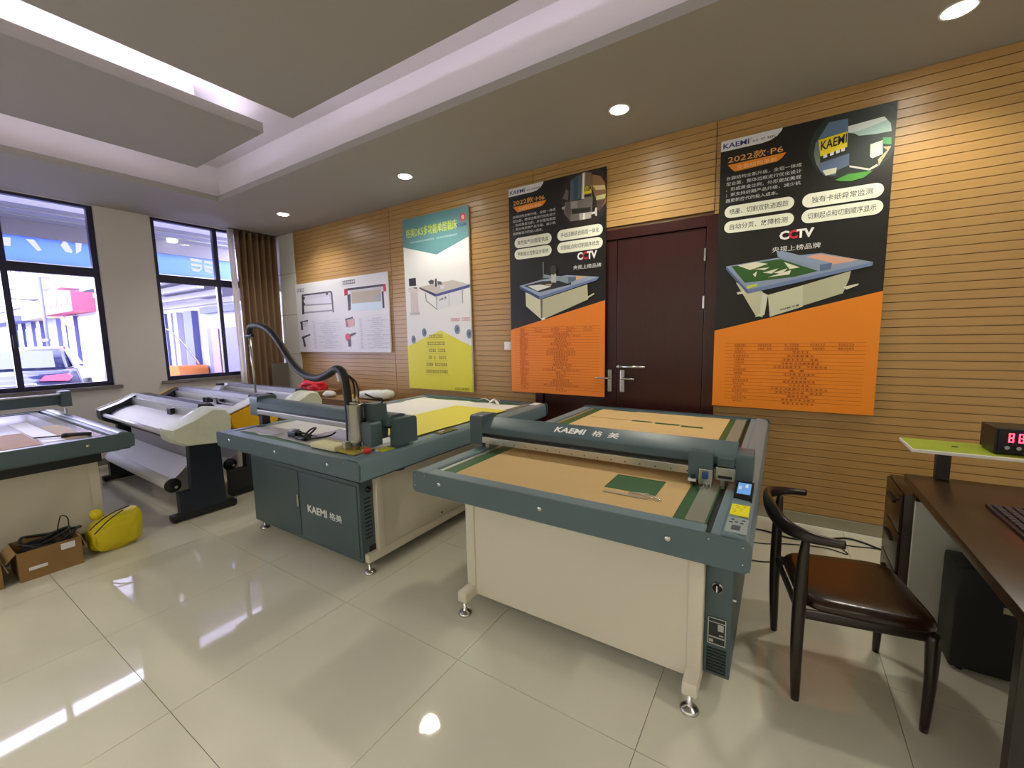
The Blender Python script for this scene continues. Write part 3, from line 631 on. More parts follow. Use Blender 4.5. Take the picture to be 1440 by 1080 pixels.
def controls(t, Wd, sx):
    zt = .8165
    c = MB().prism([(.33, zt-.01), (.47, zt-.01), (.47, zt+.026), (.35, zt+.012), (.33, zt+.004)], 'x', sx, sx+.062).build('display_bezel', M_blackg, t)
    sl = (.014/.12)
    b = MB(); b.face([(sx+.008, .352, zt+.0127), (sx+.054, .352, zt+.0127), (sx+.054, .452, zt+.0244), (sx+.008, .452, zt+.0244)]); b.build('display_screen', emission('lcd_blue', (.16, .38, .75), .9), c)
    for k, (a, d_, cl) in enumerate(((.012, .39, '#d8e6f2'), (.026, .385, '#7db4ea'), (.034, .41, '#e8eef4'))):
        b = MB(); q = zt+.0132+(d_-.352)*.117; b.face([(sx+a, d_, q), (sx+a+.01, d_, q), (sx+a+.01, d_+.03, q+.0035), (sx+a, d_+.03, q+.0035)]); b.build('display_icon', emission('lcd_icon%d' % k, hexc(cl)[:3], .7), c)
    st = MB().box(sx+.002, sx+.06, .16, .265, zt-.002, zt+.0008).build('warning_sticker', flat('#f2e90e'), t)
    b = MB()
    for a, y in ((.012, .18), (.03, .2), (.018, .225), (.04, .23)): b.tube([(sx+a, y, zt+.001), (sx+a+.008, y+.02, zt+.001), (sx+a-.004, y+.028, zt+.001)], .0014, 5, 2)
    b.build('sticker_print', flat('#c8b808'), st)
    k = MB().box(sx+.0, sx+.064, .012, .135, zt-.003, zt+.002, .003).build('keypad', mat('keypad_grey', '#9aa5a4', .4), t)
    MB().box(sx+.018, sx+.044, .03, .066, zt+.002, zt+.004, .001).build('key', mat('key_dark', '#4a5459', .4), k)
    for (a, y) in ((.008, .085), (.024, .092), (.04, .085), (.012, .11), (.044, .11)): MB().box(sx+a, sx+a+.01, y, y+.008, zt+.002, zt+.0035).build('key', MATS['key_dark'], k)

# --- the cutter beside the chair
t = thing('flatbed_cutter', 'blue-grey and cream flatbed cutter next to the chair, kraft paper on its bed', 'cutting machine', (-1.50, 1.43, 0), group='flatbed cutting tables', local=True)
Wd, Ln = 1.45, 2.12
flatbed(t, Wd, Ln); stand(t, .13, 1.29, .225, 1.85); gantry(t, Wd, .52); controls(t, Wd, Wd-.08)
cb = MB().box(1.29, 1.385, .27, 1.6, .10, .69, .004).build('electronics_box', M_blued, t, True)
MB().lathe((1.333, .27, .47), [(.019, 0), (.019, -.006), (.012, -.008), (.012, -.02)], 'y', 18).build('power_knob', M_blackg, cb, 'all')
MB().lathe((1.333, .2655, .47), [(.021, 0), (.021, -.002)], 'y', 18).build('knob_ring', M_chrome, cb, 'all')
MB().box(1.331, 1.335, .248, .251, .462, .486).build('knob_pointer', M_paper, cb)
pl = MB().box(1.305, 1.368, .266, .27, .235, .345).build('rating_plate', flat('#1c2023'), cb)
for q in ((1.309, 1.364, .326, .329), (1.34, 1.36, .295, .322), (1.309, 1.364, .263, .268), (1.31, 1.325, .243, .255), (1.345, 1.36, .275, .28)): MB().box(q[0], q[1], .2648, .266, q[2], q[3]).build('plate_print', flat('#a9aea8'), pl)
for q in ((1.305, 1.368, .3425, .345), (1.305, 1.368, .235, .2375), (1.305, 1.3075, .235, .345), (1.3655, 1.368, .235, .345)): MB().box(q[0], q[1], .2652, .266, q[2], q[3]).build('plate_border', flat('#c5c9c0'), pl)
for k in range(8): MB().box(1.303, 1.372, .266, .27, .115+k*.0135, .121+k*.0135).build('vent_slot', M_black, cb)
MB().lathe((1.385, .30, .42), [(.008, 0), (.008, .012)], 'x', 10).build('lock', M_chrome, cb)
done()
# kraft sheet with cut-outs, lying on its bed
def sheet_with_holes(x0, x1, y0, y1, z, holes, edge=None):
    xs_ = sorted({x0, x1} | {h[k] for h in holes for k in (0, 1)}); ys_ = sorted({y0, y1} | {h[k] for h in holes for k in (2, 3)})
    b = MB(); V = {}
    def v(x, y):
        if (x, y) not in V: V[(x, y)] = b.bm.verts.new((x, y, z))
        return V[(x, y)]
    for a, c in zip(xs_, xs_[1:]):
        for d_, e in zip(ys_, ys_[1:]):
            mx, my = (a+c)/2, (d_+e)/2
            if any(h[0] < mx < h[1] and h[2] < my < h[3] for h in holes): continue
            b.bm.faces.new((v(a, d_), v(c, d_), v(c, e), v(a, e)))
    fs = list(b.bm.faces); r_ = bmesh.ops.extrude_face_region(b.bm, geom=fs, use_keep_orig=True)
    bmesh.ops.translate(b.bm, verts=[e for e in r_['geom'] if isinstance(e, bmesh.types.BMVert)], vec=(0, 0, -.0012))
    return b
k = sheet_with_holes(-1.295, -.30, 1.50, 3.50, .7985, [(-.617, -.40, 1.675, 1.868), (-1.26, -.945, 3.118, 3.130), (-.93, -.783, 3.095, 3.14), (-.754, -.586, 3.075, 3.125), (-.572, -.43, 3.055, 3.105), (-1.2, -1.0, 3.47, 3.52)]).build('kraft_sheet', M_kraft)
tag(k, 'brown kraft paper sheet with a square cut-out on the cutter beside the chair', 'paper sheet')
t = thing('tweezers', 'small steel tweezers on the kraft paper beside the square cut-out', 'tweezers', (-.43, 1.64, .80))
for sg in (-1, 1): MB().tube([(-.50, 1.652+sg*.004, .803), (-.45, 1.645+sg*.009, .808), (-.40, 1.638+sg*.006, .806), (-.365, 1.628, .804)], .0022, 6, 4).build('prong', M_chrome, t, 'all')
MB().box(-.60, -.42, 1.618, 1.630, .800, .8025).build('blade_guard', M_alu, t); done()

# --- the cutter under the street window (same model, turned a quarter)
t = thing('flatbed_cutter', 'blue-grey and cream flatbed cutter at the window with the parked car, cartons at its foot', 'cutting machine', (-3.98, -.40, 0), PI/2, group='flatbed cutting tables', local=True)
flatbed(t, Wd, Ln, matm=mat('lilac_film_bed', '#c3c0cc', .25)); stand(t, .13, 1.29, .225, 1.85)
for x0_, x1_ in ((-.05, .03), (Wd-.035, Wd+.035)):
    e_ = MB().prism(rounded(1.71, 1.86, .865, 1.01, .012, corners=(0, 0, 1, 1)), 'x', x0_, x1_).build('end_box', M_blue, t, True)
    MB().box(x0_+.02, x0_+.035, 1.73, 1.75, .795, .865).build('gantry_post', M_chrome, e_)
MB().box(.03, Wd-.035, 1.74, 1.85, .885, .985, .006).build('beam_cover', M_blue, t, True)
MB().box(.03, Wd-.035, 1.725, 1.74, .975, .99, .003).build('beam_rail', M_alu, t)
MB().box(.1, 1.3, .16, .26, .60, .70).build('painted_shade_gap', M_black, t)  # black bar stands in for the shadowed gap under the front plate
done()
tag(MB().box(-4.75, -4.07, -.25, .62, .7975, .7995).build('kraft_sheet', mat('pink_kraft_paper', '#c9a086', .7, noise_amt=.05, noise_scale=5)), 'pinkish kraft paper sheet on the cutter at the window', 'paper sheet')
tag(MB().box(-5.35, -4.12, .63, .735, .7975, .7992).build('film_sheet', M_film), 'strip of white film between two kraft sheets at the window', 'film')
tag(MB().box(-4.95, -4.12, .74, .86, .7975, .7995).build('kraft_offcut', mat('pale_kraft_paper', '#cdb592', .7)), 'narrow pale kraft offcut under the metal tool', 'paper sheet')
t = thing('hand_tool', 'dark metal hand tool lying on the pale kraft offcut', 'tool', (-4.2, .78, .80))
MB().tube([(-4.36, .62, .806), (-4.26, .72, .81), (-4.2, .78, .812)], .005, 8, 4).build('shaft', mat('dark_steel', '#3a3436', .35, metal=.7), t, 'all')
MB().tube([(-4.22, .76, .815), (-4.15, .83, .815), (-4.13, .86, .812)], .013, 8, 4).build('handle', M_black, t, 'all')
MB().lathe((-4.23, .75, .80), [(.022, 0), (.022, .02), (.012, .028)], seg=12).build('collar', MATS['dark_steel'], t, 'all'); done()

# --- the cutter with the milling head (middle)
t = thing('milling_cutter', 'blue-grey flatbed cutter with milling spindle, black hose and two-door cabinet', 'cutting machine', (-3.42, 1.37, 0), local=True)
W2, L2 = 1.59, 2.10
flatbed(t, W2, L2, .15); stand(t, .06, 1.35, .285, 1.9, .055)
MB().box(.04, 1.31, .20, .30, .58, .70).build('top_frame', M_black, t)
cab = MB().box(.04, 1.315, .185, .60, .075, .585, .004).build('cabinet', M_blued, t, True)
for x0_, x1_ in ((.062, .672), (.680, 1.294)):
    dr = MB().box(x0_, x1_, .178, .186, .10, .562, .003).build('cabinet_door', M_blued, cab, True)
MB().box(.655, .672, .168, .178, .31, .40, .004).build('door_latch', M_chrome, dr)
lettering('KAEMI', (.77, .177, .295), (.985, .177, .295), .052, (0, 0, 1), flat('#dfe4e4'), dr, .03)
lettering('格美', (1.01, .177, .295), (1.14, .177, .295), .05, (0, 0, 1), flat('#dfe4e4'), dr, .01)
for k in range(11):
    for y0_ in (.215, .30): MB().box(1.3135, 1.3165, y0_, y0_+.05, .22+k*.025, .229+k*.025).build('vent_slot', M_black, cab)
MB().box(1.3135, 1.318, .235, .30, .10, .165, .002).build('power_inlet', M_blackg, cab)
MB().lathe((1.315, .25, .53), [(.02, 0), (.02, .006), (.012, .008), (.012, .018)], 'x', 16).build('power_knob', M_blackg, cab, 'all')
# gantry with spindle
gy = .26; gz = .895
MB().prism(rounded(gy, gy+.15, gz-.02, gz+.13, .02, corners=(0, 0, 1, 1)), 'x', -.06, .05).build('end_box', M_blue, t, True)
MB().box(-.02, .03, gy+.04, gy+.10, .79, gz-.02).build('gantry_post', M_black, t)
MB().prism([(gy+.0, gz+.045), (gy+.13, gz+.045), (gy+.13, gz+.10), (gy+.10, gz+.108), (gy+.03, gz+.108), (gy+.0, gz+.085)], 'x', .05, W2-.07).build('beam_cover', M_blue, t, True)
MB().box(.05, W2-.07, gy+.015, gy+.12, gz+.03, gz+.045).build('beam_core', M_black, t)
MB().box(.05, W2-.13, gy-.004, gy+.05, gz-.005, gz+.03, .003).build('beam_rail', M_alu, t)
MB().prism(rounded(gy+.02, gy+.17, .83, .985, .02, corners=(0, 0, 1, 1)), 'x', W2-.085, W2-.015).build('end_box', M_blue, t, True)
MB().box(W2-.085, W2-.03, gy+.02, gy+.11, .80, .83).build('carriage_block', M_blued, t)
hb = MB().prism(rounded(1.405, 1.485, .835, .975, .02, corners=(0, 0, 1, 1)), 'y', gy-.10, gy-.02).build('head_box', M_blue, t, True)
MB().box(1.415, 1.425, gy-.112, gy-.10, .84, .86).build('head_sensor', M_chrome, hb)
MB().prism(rounded(1.375, 1.465, .86, 1.075, .012), 'y', gy-.055, gy+.04).build('z_axis_box', M_blued, t, True)
MB().box(1.33, 1.39, gy-.06, gy, .84, .99).build('spindle_bracket', M_black, t)
sp = MB().lathe((1.36, gy-.10, 0), [(.012, .805), (.014, .822), (.03, .826), (.034, .838), (.034, .852), (.046, .858), (.046, .905), (.044, .912), (.044, 1.055), (.046, 1.06), (.046, 1.075), (.03, 1.08), (.03, 1.09), (.016, 1.095), (.016, 1.11)], seg=24).build('spindle', mat('spindle_steel', '#9c9c94', .25, metal=.9), t, True)
MB().box(1.30, 1.33, gy-.16, gy-.11, .815, .86, .004).build('dust_shoe', mat('clear_grey', '#a9a894', .2), sp)
for k, q in enumerate(([(1.36, gy-.10, 1.10), (1.363, gy-.10, 1.15), (1.34, gy-.09, 1.205), (1.29, gy-.085, 1.235)], [(1.375, gy-.095, 1.09), (1.385, gy-.09, 1.14), (1.36, gy-.085, 1.20), (1.29, gy-.08, 1.24)], [(1.39, gy-.05, 1.13), (1.43, gy-.02, 1.105), (1.48, gy-.0, 1.098), (1.455, gy+.01, 1.07)])):
    MB().tube(q, .0055, 7, 6).build('spindle_cable', mat('brown_cable', '#2c1a16', .4), t, 'all')
for q in ((1.355, gy-.10, 1.105), (1.378, gy-.095, 1.088)): MB().lathe(q, [(.009, 0), (.009, .02), (.006, .03)], seg=10).build('hose_fitting', mat('brass', '#b79a5c', .3, metal=.9), sp)
# hose: photo points on the upright plane through pole and spindle
PA = Vector((-3.395, 1.69)); PB = Vector((-2.165, 1.53))
def on_plane(px, py):
    d_ = ray(px, py); n = Vector((-(PB-PA).y, (PB-PA).x)); k_ = (PA.x*n.x+PA.y*n.y)/(d_.x*n.x+d_.y*n.y); p_ = EYE+d_*k_
    return (p_.x+3.42, p_.y-1.37, p_.z)
hp = [on_plane(*q) for q in ((350.5, 470), (352, 460), (362, 457.5), (378, 464), (393, 482), (408, 506), (425, 525), (445, 532), (462, 526), (473, 519), (482, 524), (487, 545), (490, 570), (492, 600), (493, 622))]
MB().tube(hp, .023, 12, 5).build('dust_hose', M_hose, t, 'all')
MB().tube([on_plane(359.5, 552), on_plane(350.8, 472)], .009, 10, 0).build('hose_pole', M_chrome, t, 'all')
MB().tube([on_plane(345, 473), on_plane(355, 472)], .014, 8, 0).build('pole_clamp', M_black, t)
MB().tube([on_plane(474, 520), on_plane(478, 536)], .012, 8, 0).build('hose_clip', M_paper, t)
# buttons, sticker and switch recess on the side cover
sx = W2-.085; zt = .8165
MB().lathe((sx-.005, .115, zt), [(.018, -.004), (.018, .006), (.024, .008), (.024, .022), (.016, .028)], seg=18).build('emergency_stop', mat('red_button', '#d33a2c', .35), t, 'all')
MB().lathe((sx+.005, .175, zt), [(.009, -.004), (.009, .004)], seg=12).build('indicator_lamp', M_paper, t)
MB().box(sx-.02, sx+.05, .18, .265, zt-.002, zt+.001).build('warning_sticker', flat('#e4e012'), t)
MB().box(sx-.02, sx+.05, .66, .83, zt-.004, zt+.001).build('display_recess', M_blackg, t)
MB().box(sx-.012, sx+.0, .69, .76, zt+.001, zt+.002).build('recess_label', M_paper, t)
MB().box(sx-.03, sx+.04, 1.95, 2.06, zt-.002, zt+.001).build('paper_label', flat('#e5e0cf'), t)
MB().box(1.353, 1.357, .85, .86, .16, .17).build('panel_screw', M_black, t)
MB().tube([(1.36, .42, .66), (1.40, .42, .63), (1.40, .46, .63)], .022, 6, 2).build('cable_clip', M_black, t)
done()
# materials lying on its bed (world coordinates)
def wavy_sheet(name, x0, x1, y0, y1, z, m, label, cat, amp=.004, rag=.0, nx=24, ny=24, rot=0, group=None):
    def f(u, v):
        x = x0+(x1-x0)*u; y = y0+(y1-y0)*v
        if rag:
            e = noise.noise(Vector((x*7, y*7, 3)))*rag
            if v in (0, 1): y += e
            if u in (0, 1): x += e
        return (x, y, z+amp*.5+amp*.5*noise.noise(Vector((x*5, y*5, 1.7))))
    o = MB().grid(f, nx, ny, -.0008).build(name, m, None, True)
    return tag(o, label, cat, group)
wavy_sheet('film_sheet', -3.29, -1.99, 1.475, 2.55, .7975, M_film, 'white film with ragged front edge under the milling head', 'film', .003, .03)
wavy_sheet('film_sheet', -3.25, -2.02, 2.15, 3.28, .7995, mat('bright_white_film', '#f2f0ea', .4), 'crumpled white film near the wall end of the milling cutter', 'film', .012, .05)
wavy_sheet('yellow_sheet', -2.55, -1.985, 1.86, 3.0, .811, M_yfilm, 'yellow film sheet along the right rail of the milling cutter', 'film', .004, .012)
tag(MB().box(-3.30, -2.92, 1.50, 1.58, .803, .8045).build('paper_strip', M_paper), 'narrow white paper strip at the front left of the milling bed', 'paper sheet')
tag(MB().box(-2.66, -2.2, 1.62, 1.84, .803, .8047).build('silver_sheet', mat('silver_film', '#a9a6b8', .25, metal=.3)), 'silver film offcut beside the black adapter', 'film')
tag(MB().box(-2.38, -2.14, 1.435, 1.56, .803, .833, .006).build('foam_block', M_foam), 'pale yellow foam block under the milling head', 'foam')
tag(MB().box(-2.16, -1.99, 1.45, 1.60, .803, .8065).build('yellow_offcut', mat('yellow_card', '#d9c658', .6)), 'yellow card offcut below the spindle', 'card')
for k, (x, y, r, l) in enumerate(((-2.45, 3.30, .4, 'curled white film scrap at the wall edge of the milling bed'), (-2.28, 3.25, -.5, 'curled white film scrap at the wall edge of the milling bed'), (-2.33, 3.32, 1.2, 'curled white film scrap at the wall edge of the milling bed'))):
    c_, s_ = math.cos(r), math.sin(r)
    o = MB().grid(lambda u, v: (x+c_*(u-.5)*.13-s_*(v-.5)*.03, y+s_*(u-.5)*.13+c_*(v-.5)*.03, .815+.03*abs(math.sin(u*3.1))), 10, 2, -.001).build('film_scrap', MATS['bright_white_film'], None, True)
    tag(o, l, 'scrap', 'film scraps on the milling bed')
t = thing('power_adapter', 'black power adapter with coiled cable on the milling bed', 'adapter', (-2.70, 1.54, .803))
MB().box(-2.76, -2.67, 1.51, 1.56, .803, .848, .004).build('housing', M_blackg, t)
MB().box(-2.765, -2.70, 1.505, 1.565, .848, .853).build('label_plate', mat('grey_label', '#7f8087', .4), t)
MB().tube([(-2.67, 1.53, .825), (-2.62, 1.52, .85), (-2.57, 1.55, .83), (-2.60, 1.58, .82), (-2.65, 1.55, .835), (-2.60, 1.50, .815), (-2.54, 1.50, .83), (-2.52, 1.54, .86), (-2.55, 1.585, .875), (-2.60, 1.58, .86), (-2.60, 1.54, .83), (-2.52, 1.52, .82), (-2.44, 1.60, .83), (-2.42, 1.64, .85)], .006, 7, 6).build('cable', M_black, t, 'all')
MB().box(-2.66, -2.55, 1.50, 1.55, .803, .825, .006).build('connector_block', M_black, t); done()

# ================================================================== ROLL PLOTTERS
def roll_plotter(t, L, cap_near, cap_far, body, wrapped, lower_roll, panel_white=False):
    """local: x along the machine (0 = far end, L = end towards the room), y depth (0 = front), z up"""
    prof = [(.0, .70), (.015, .66), (.10, .61), (.33, .59), (.44, .65), (.45, .80), (.41, .88), (.31, .90), (.165, .825), (.0, .765)]
    near = MB()
    if wrapped:
        N = len(prof); n = 6
        def ringpt(i, a):
            y, z = prof[i]; k = 1+.03*noise.noise(Vector((a*4, y*9, z*9))); cy, cz = .24, .74; sh = 1-.10*max(0, abs(a-.5)*2-.6)/.4
            return (L-.27+.29*a, cy+(y-cy)*k*sh, cz+(z-cz)*k*sh)
        V = [[near.bm.verts.new(ringpt(i, j/n)) for i in range(N)] for j in range(n+1)]
        for j in range(n):
            for i in range(N): near.bm.faces.new((V[j][i], V[j][(i+1) % N], V[j+1][(i+1) % N], V[j+1][i]))
        near.bm.faces.new(V[0]); near.bm.faces.new(V[-1])
        bmesh.ops.bevel(near.bm, geom=[e for e in near.bm.edges if e.calc_face_angle(0) > .5], offset=.012, segments=2, affect='EDGES')
    else:
        near.prism(prof, 'x', L-.2, L); bmesh.ops.bevel(near.bm, geom=list(near.bm.edges), offset=.012, segments=2, affect='EDGES')
    nc = near.build('end_housing', cap_near, t, True)
    far = MB().prism(prof, 'x', 0, .16).build('end_housing', cap_far[0], t, True)
    MB().prism([(y*1.0-.004 if y < .2 else y+.004, z+(.006 if z > .7 else -.004)) for y, z in prof], 'x', -.012, .012).build('housing_rim', cap_far[1], far, True)
    if panel_white: MB().prism([(.025, .79), (.155, .835), (.30, .905), (.31, .915), (.15, .845), (.01, .79)], 'x', L-.19, L-.02).build('control_panel', M_paper, nc)
    MB().prism([(.27, .80), (.30, .79), (.43, .79), (.44, .86), (.40, .905), (.30, .912)], 'x', .16, L-.26).build('beam_cover', body, t, True)
    MB().prism([(.255, .785), (.29, .785), (.29, .87), (.262, .87)], 'x', .16, L-.26).build('carriage_rail', M_alu, t)
    MB().box(L*.62, L*.62+.09, .225, .26, .79, .85, .004).build('pen_carriage', M_black, t)
    MB().prism([(.06, .705), (.12, .755), (.2, .785), (.30, .79), (.40, .78), (.44, .72), (.40, .65), (.12, .65)], 'x', .15, L-.25).build('platen', mat('grey_platen', '#8e90a8', .45), t, True)
    MB().tube([(.1, .03, .715), (L-.2, .03, .715)], .02, 12, 0).build('front_rod', mat('white_rod', '#d9d8e6', .3), t, 'all')
    MB().box(.1, L-.15, .15, .38, .60, .66).build('lower_beam', M_navy, t)
    for x in (.03, L-.11):
        lg = MB().prism([(.13, .62), (.35, .62), (.36, .06), (.03, .06), (.03, .235), (.12, .235)], 'x', x, x+.075).build('leg', M_navy, t, True)
        MB().box(x-.005, x+.08, -.03, .44, .012, .062, .008).build('foot_bar', M_black, lg, True)
        for y in (-.005, .415): MB().lathe((x+.012, y, .018), [(.018, 0), (.018, .05)], 'x', 12).build('caster', M_black, lg)
    sy, sz = (.03, .285)
    MB().tube([(.08, sy, sz), (L-.08, sy, sz)], .012, 8, 0).build('roll_shaft', M_chrome, t)
    MB().lathe((L-.16, sy, sz), [(.02, 0), (.058, .0), (.058, .012), (.03, .02), (.03, .04)], 'x', 20).build('roll_stop', M_black, t, True)
    MB().tube([(.22, sy, sz), (L-.16, sy, sz)], .05, 22, 0).build('paper_roll', M_paper, t, 'all')
    return t
def hanging_paper(t, L, grey, front=True):
    p_ = [(.31, .7925), (.22, .788), (.12, .7575), (.055, .708)]
    MB().grid(lambda u, v: (.26+(L-.62)*u, p_[0][0]+(p_[-1][0]-p_[0][0])*v, .795-.085*v*v+.006), 4, 10, .0012).build('paper_on_platen', M_paper, t, True)
    MB().grid(lambda u, v: (.22+(L-.55)*u, .20+.01*math.sin(v*3), .64-.22*v), 4, 8, .0012).build('hanging_paper', grey, t, True)
    MB().grid(lambda u, v: (.24+.2*v+(L-.40-.23*v)*u, .01+.17*v, .325+.14*v-.025*math.sin(v*PI)), 4, 8, .0012).build('catch_paper', M_paper, t, True)
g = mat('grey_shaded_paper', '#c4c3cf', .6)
t = thing('roll_plotter', 'black roll plotter with cloudy plastic wrap over its end and a white paper roll', 'plotter', (-6.03, 1.315, 0), math.radians(-1.3), group='roll plotters in a row under the window', local=True)
roll_plotter(t, 2.03, M_wrap, (M_navy, M_paper), mat('plotter_cover_grey', '#34343b', .5), True, True); hanging_paper(t, 2.03, g); done()
t = thing('roll_plotter', 'roll plotter with yellow end housings standing second from the wooden wall', 'plotter', (-6.33, 1.80, 0), group='roll plotters in a row under the window', local=True)
roll_plotter(t, 2.10, M_yellow, (M_navy, M_yellow), mat('plotter_cover_silver', '#6a6d84', .45), False, True, True); hanging_paper(t, 2.10, g)
MB().box(1.95, 2.08, .12, .44, .585, .66, .01).build('lower_housing', M_yellow, t, True)
MB().box(2.02, 2.09, -.04, .12, .06, .26, .004).build('drive_box', M_black, t)
for x in (1.15, 1.22): MB().box(x, x+.03, .16, .22, .81, .86, .004).build('pen_carriage', M_black, t)
MB().tube([(1.27, .2, .85), (1.38, .2, .86), (1.5, .2, .82), (2.0, .22, .82)], .008, 6, 5).build('carriage_cable', M_black, t)
done()
t = thing('roll_plotter', 'grey roll plotter with milky plastic over its end beside the brown curtain', 'plotter', (-6.25, 2.31, 0), group='roll plotters in a row under the window', local=True)
roll_plotter(t, 1.98, M_wrap, (mat('lilac_grey_housing', '#b9b8c8', .35), M_paper), mat('plotter_cover_dark', '#4b4d5e', .45), True, True)
MB().box(.06, .13, .20, .27, .885, .91).build('housing_button', M_black, t); done()

# ================================================================== CORNER STACK, CURTAIN
def carton(name, label, x0, x1, y0, y1, z1, m=M_carton, flaps=True):
    t = thing(name, label, 'carton', ((x0+x1)/2, (y0+y1)/2, 0))
    MB().box(x0, x1, y0, y1, 0, z1, .004).build('body', m, t)
    MB().box(x0, x1, (y0+y1)/2-.024, (y0+y1)/2+.024, z1, z1+.0008).build('packing_tape', mat('packing_tape', '#b59a66', .25), t)
    b = MB().box(x0+.01, x1-.01, y0-.0006, y0, z1*.97, z1*.975); b.build('flap_edge', mat('carton_edge', '#5c4526', .8), t)
    done(); return t
carton('tall_carton', 'brown carton in the corner with a red bag on top', -5.80, -5.14, 3.22, 3.62, .765)
carton('long_carton', 'brown carton behind the milling cutter hose', -5.05, -4.52, 3.22, 3.62, .70)
carton('low_carton', 'brown carton under the white wrapped bundle', -4.50, -3.95, 3.30, 3.62, .70)
def blob(name, m, c, r, seed, label, cat, flat_z, sub=4, amp=.28, freq=5, parent=None):
    bm = bmesh.new(); bmesh.ops.create_icosphere(bm, subdivisions=sub, radius=1)
    for v in bm.verts:
        k = 1+amp*noise.noise(v.co*freq*.3+Vector((seed, 0, 0)))+amp*.35*noise.noise(v.co*freq+Vector((0, seed, 0)))
        v.co = Vector((c[0]+v.co.x*r[0]*k, c[1]+v.co.y*r[1]*k, max(flat_z, c[2]+v.co.z*r[2]*k)))
    b = MB(); b.bm.free(); b.bm = bm
    o = b.build(name, m, parent, 'all')
    return tag(o, label, cat)
blob('red_bag', M_red, (-5.50, 3.42, .80), (.24, .15, .11), 4.2, 'crumpled red bag lying on the corner carton', 'bag', .767)
def bundle(u, v):
    a = 2*PI*v; e = .55; r = (1-abs(2*u-1)**6)**.5 if 0 < u < 1 else .25
    cy = math.copysign(abs(math.cos(a))**e, math.cos(a)); cz = math.copysign(abs(math.sin(a))**e, math.sin(a))
    k = 1+.10*noise.noise(Vector((u*6, cy*2, cz*2)))
    return (-4.50+.56*u, 3.45+.11*cy*max(.25, r)*k, max(.702, .752+.02*u+(.048+.012*u)*cz*max(.25, r)*k))
b = MB().grid(bundle, 24, 24)
b.bm.faces.new([v for v in b.bm.verts if abs(v.co.x+4.50) < 1e-6][:24]); bmesh.ops.remove_doubles(b.bm, verts=list(b.bm.verts), dist=1e-5); bmesh.ops.holes_fill(b.bm, edges=list(b.bm.edges), sides=0)
tag(b.build('wrapped_bundle', mat('white_bundle', '#e4e5dc', .5), None, 'all'), 'white wrapped bundle lying on the low carton', 'bundle')
blob('foam_wrap', mat('white_foam_wrap', '#e0dedd', .6), (-4.98, 3.32, .735), (.09, .08, .05), 2.1, 'small white foam piece on the long carton', 'foam', .702, amp=.12)
def pleat(u, v):
    y = 3.13+.575*u; a = .035+.02*v
    return (-6.69+a*math.sin(u*2*PI*6.5+.6*math.sin(v*4))+.02*noise.noise(Vector((u*9, v*2, 0))), y-.02*(1-v)*(.5-u), .06+2.97*v)
cu = MB().grid(pleat, 110, 16, .003).build('curtain', M_curt, None, 'all'); tag(cu, 'full length brown pleated curtain beside the window', 'curtain')
tag(MB().grid(lambda u, v: (-6.64+.015*math.sin(u*9), 3.03+.08*u-.02*v, .5+2.53*v), 8, 8, .002).build('sheer_curtain', translucent('sheer_white', '#e9e4dc'), None, 'all'), 'narrow white sheer curtain edge beside the brown curtain', 'curtain')
t = thing('curtain_track', 'dark curtain track on the soffit above the brown curtain', 'curtain track', (-6.69, 3.42, 3.03))
MB().box(-6.72, -6.66, 3.06, 3.72, 3.03, 3.05).build('track', mat('dark_track', '#4a4038', .4), t); done()
bd = MB().box(-6.60, -6.575, 3.44, 3.70, 0, 1.10, .003).build('grey_board', mat('grey_board_paint', '#6b6660', .6)); tag(bd, 'upright grey board leaning in front of the brown curtain', 'board')

# ================================================================== CARTONS AND BAG IN FRONT OF THE WINDOW CUTTER
def open_carton(label, x0, x1, y0, y1, h, labels=True):
    t = thing('open_carton', label, 'carton', ((x0+x1)/2, (y0+y1)/2, 0)); w = .005
    MB().box(x0, x1, y0, y1, 0, w).build('base', M_carton, t)
    fr = MB().box(x1-w, x1, y0, y1, w, h).build('side', M_carton, t); MB().box(x0, x0+w, y0, y1, w, h).build('side', M_carton, t)
    MB().box(x0+w, x1-w, y0, y0+w, w, h).build('side', M_carton, t); MB().box(x0+w, x1-w, y1-w, y1, w, h).build('side', M_carton, t)
    b = MB(); b.prism([(y1, h), (y1+.004, h+.003), (y1+.028, h-.09), (y1+.022, h-.09)], 'x', x0+.02, x1-.02).build('flap', M_cartin, t)
    b = MB(); b.prism([(y0, h), (y0+.004, h), (y0-.045, h-.05), (y0-.05, h-.046)], 'x', x0+.02, x1-.02).build('flap', M_cartin, t)
    if labels:
        MB().box(x1, x1+.0008, y1-.095, y1-.03, h-.055, h-.015).build('paper_label', M_paper, fr)
        MB().box(x1, x1+.0008, y0+.04, y0+.12, .06, .08).build('paper_label', M_paper, fr)
    done(); return t
open_carton('open cardboard carton full of black cables next to the yellow bag', -4.13, -3.86, .41, .69, .185)
open_carton('second open cardboard carton pushed against the cable carton', -4.16, -3.86, .02, .345, .17, False)
t = thing('cable_coil', 'tangle of thick black cables in the open carton', 'cable', (-3.99, .55, .01))
for k in range(5):
    pts = []
    for q in range(19):
        a = q/18*2*PI; rr = .095+.012*math.sin(3*a+k)
        pts.append((-3.99+rr*.95*math.cos(a), .545+rr*1.12*math.sin(a), .10+.028*k+.018*math.sin(2*a+k*1.3)))
    MB().tube(pts, .0095, 8, 4).build('cable_loop', M_black, t, 'all')
MB().tube([(-3.95, .60, .22), (-3.97, .62, .29), (-4.0, .64, .315), (-4.02, .67, .28), (-3.98, .66, .21)], .0035, 6, 6).build('wire', M_black, t, 'all')
MB().tube([(-3.92, .66, .2), (-3.95, .70, .225), (-4.02, .72, .20), (-4.05, .66, .20)], .008, 8, 6).build('cable_loop', M_black, t, 'all')
done()
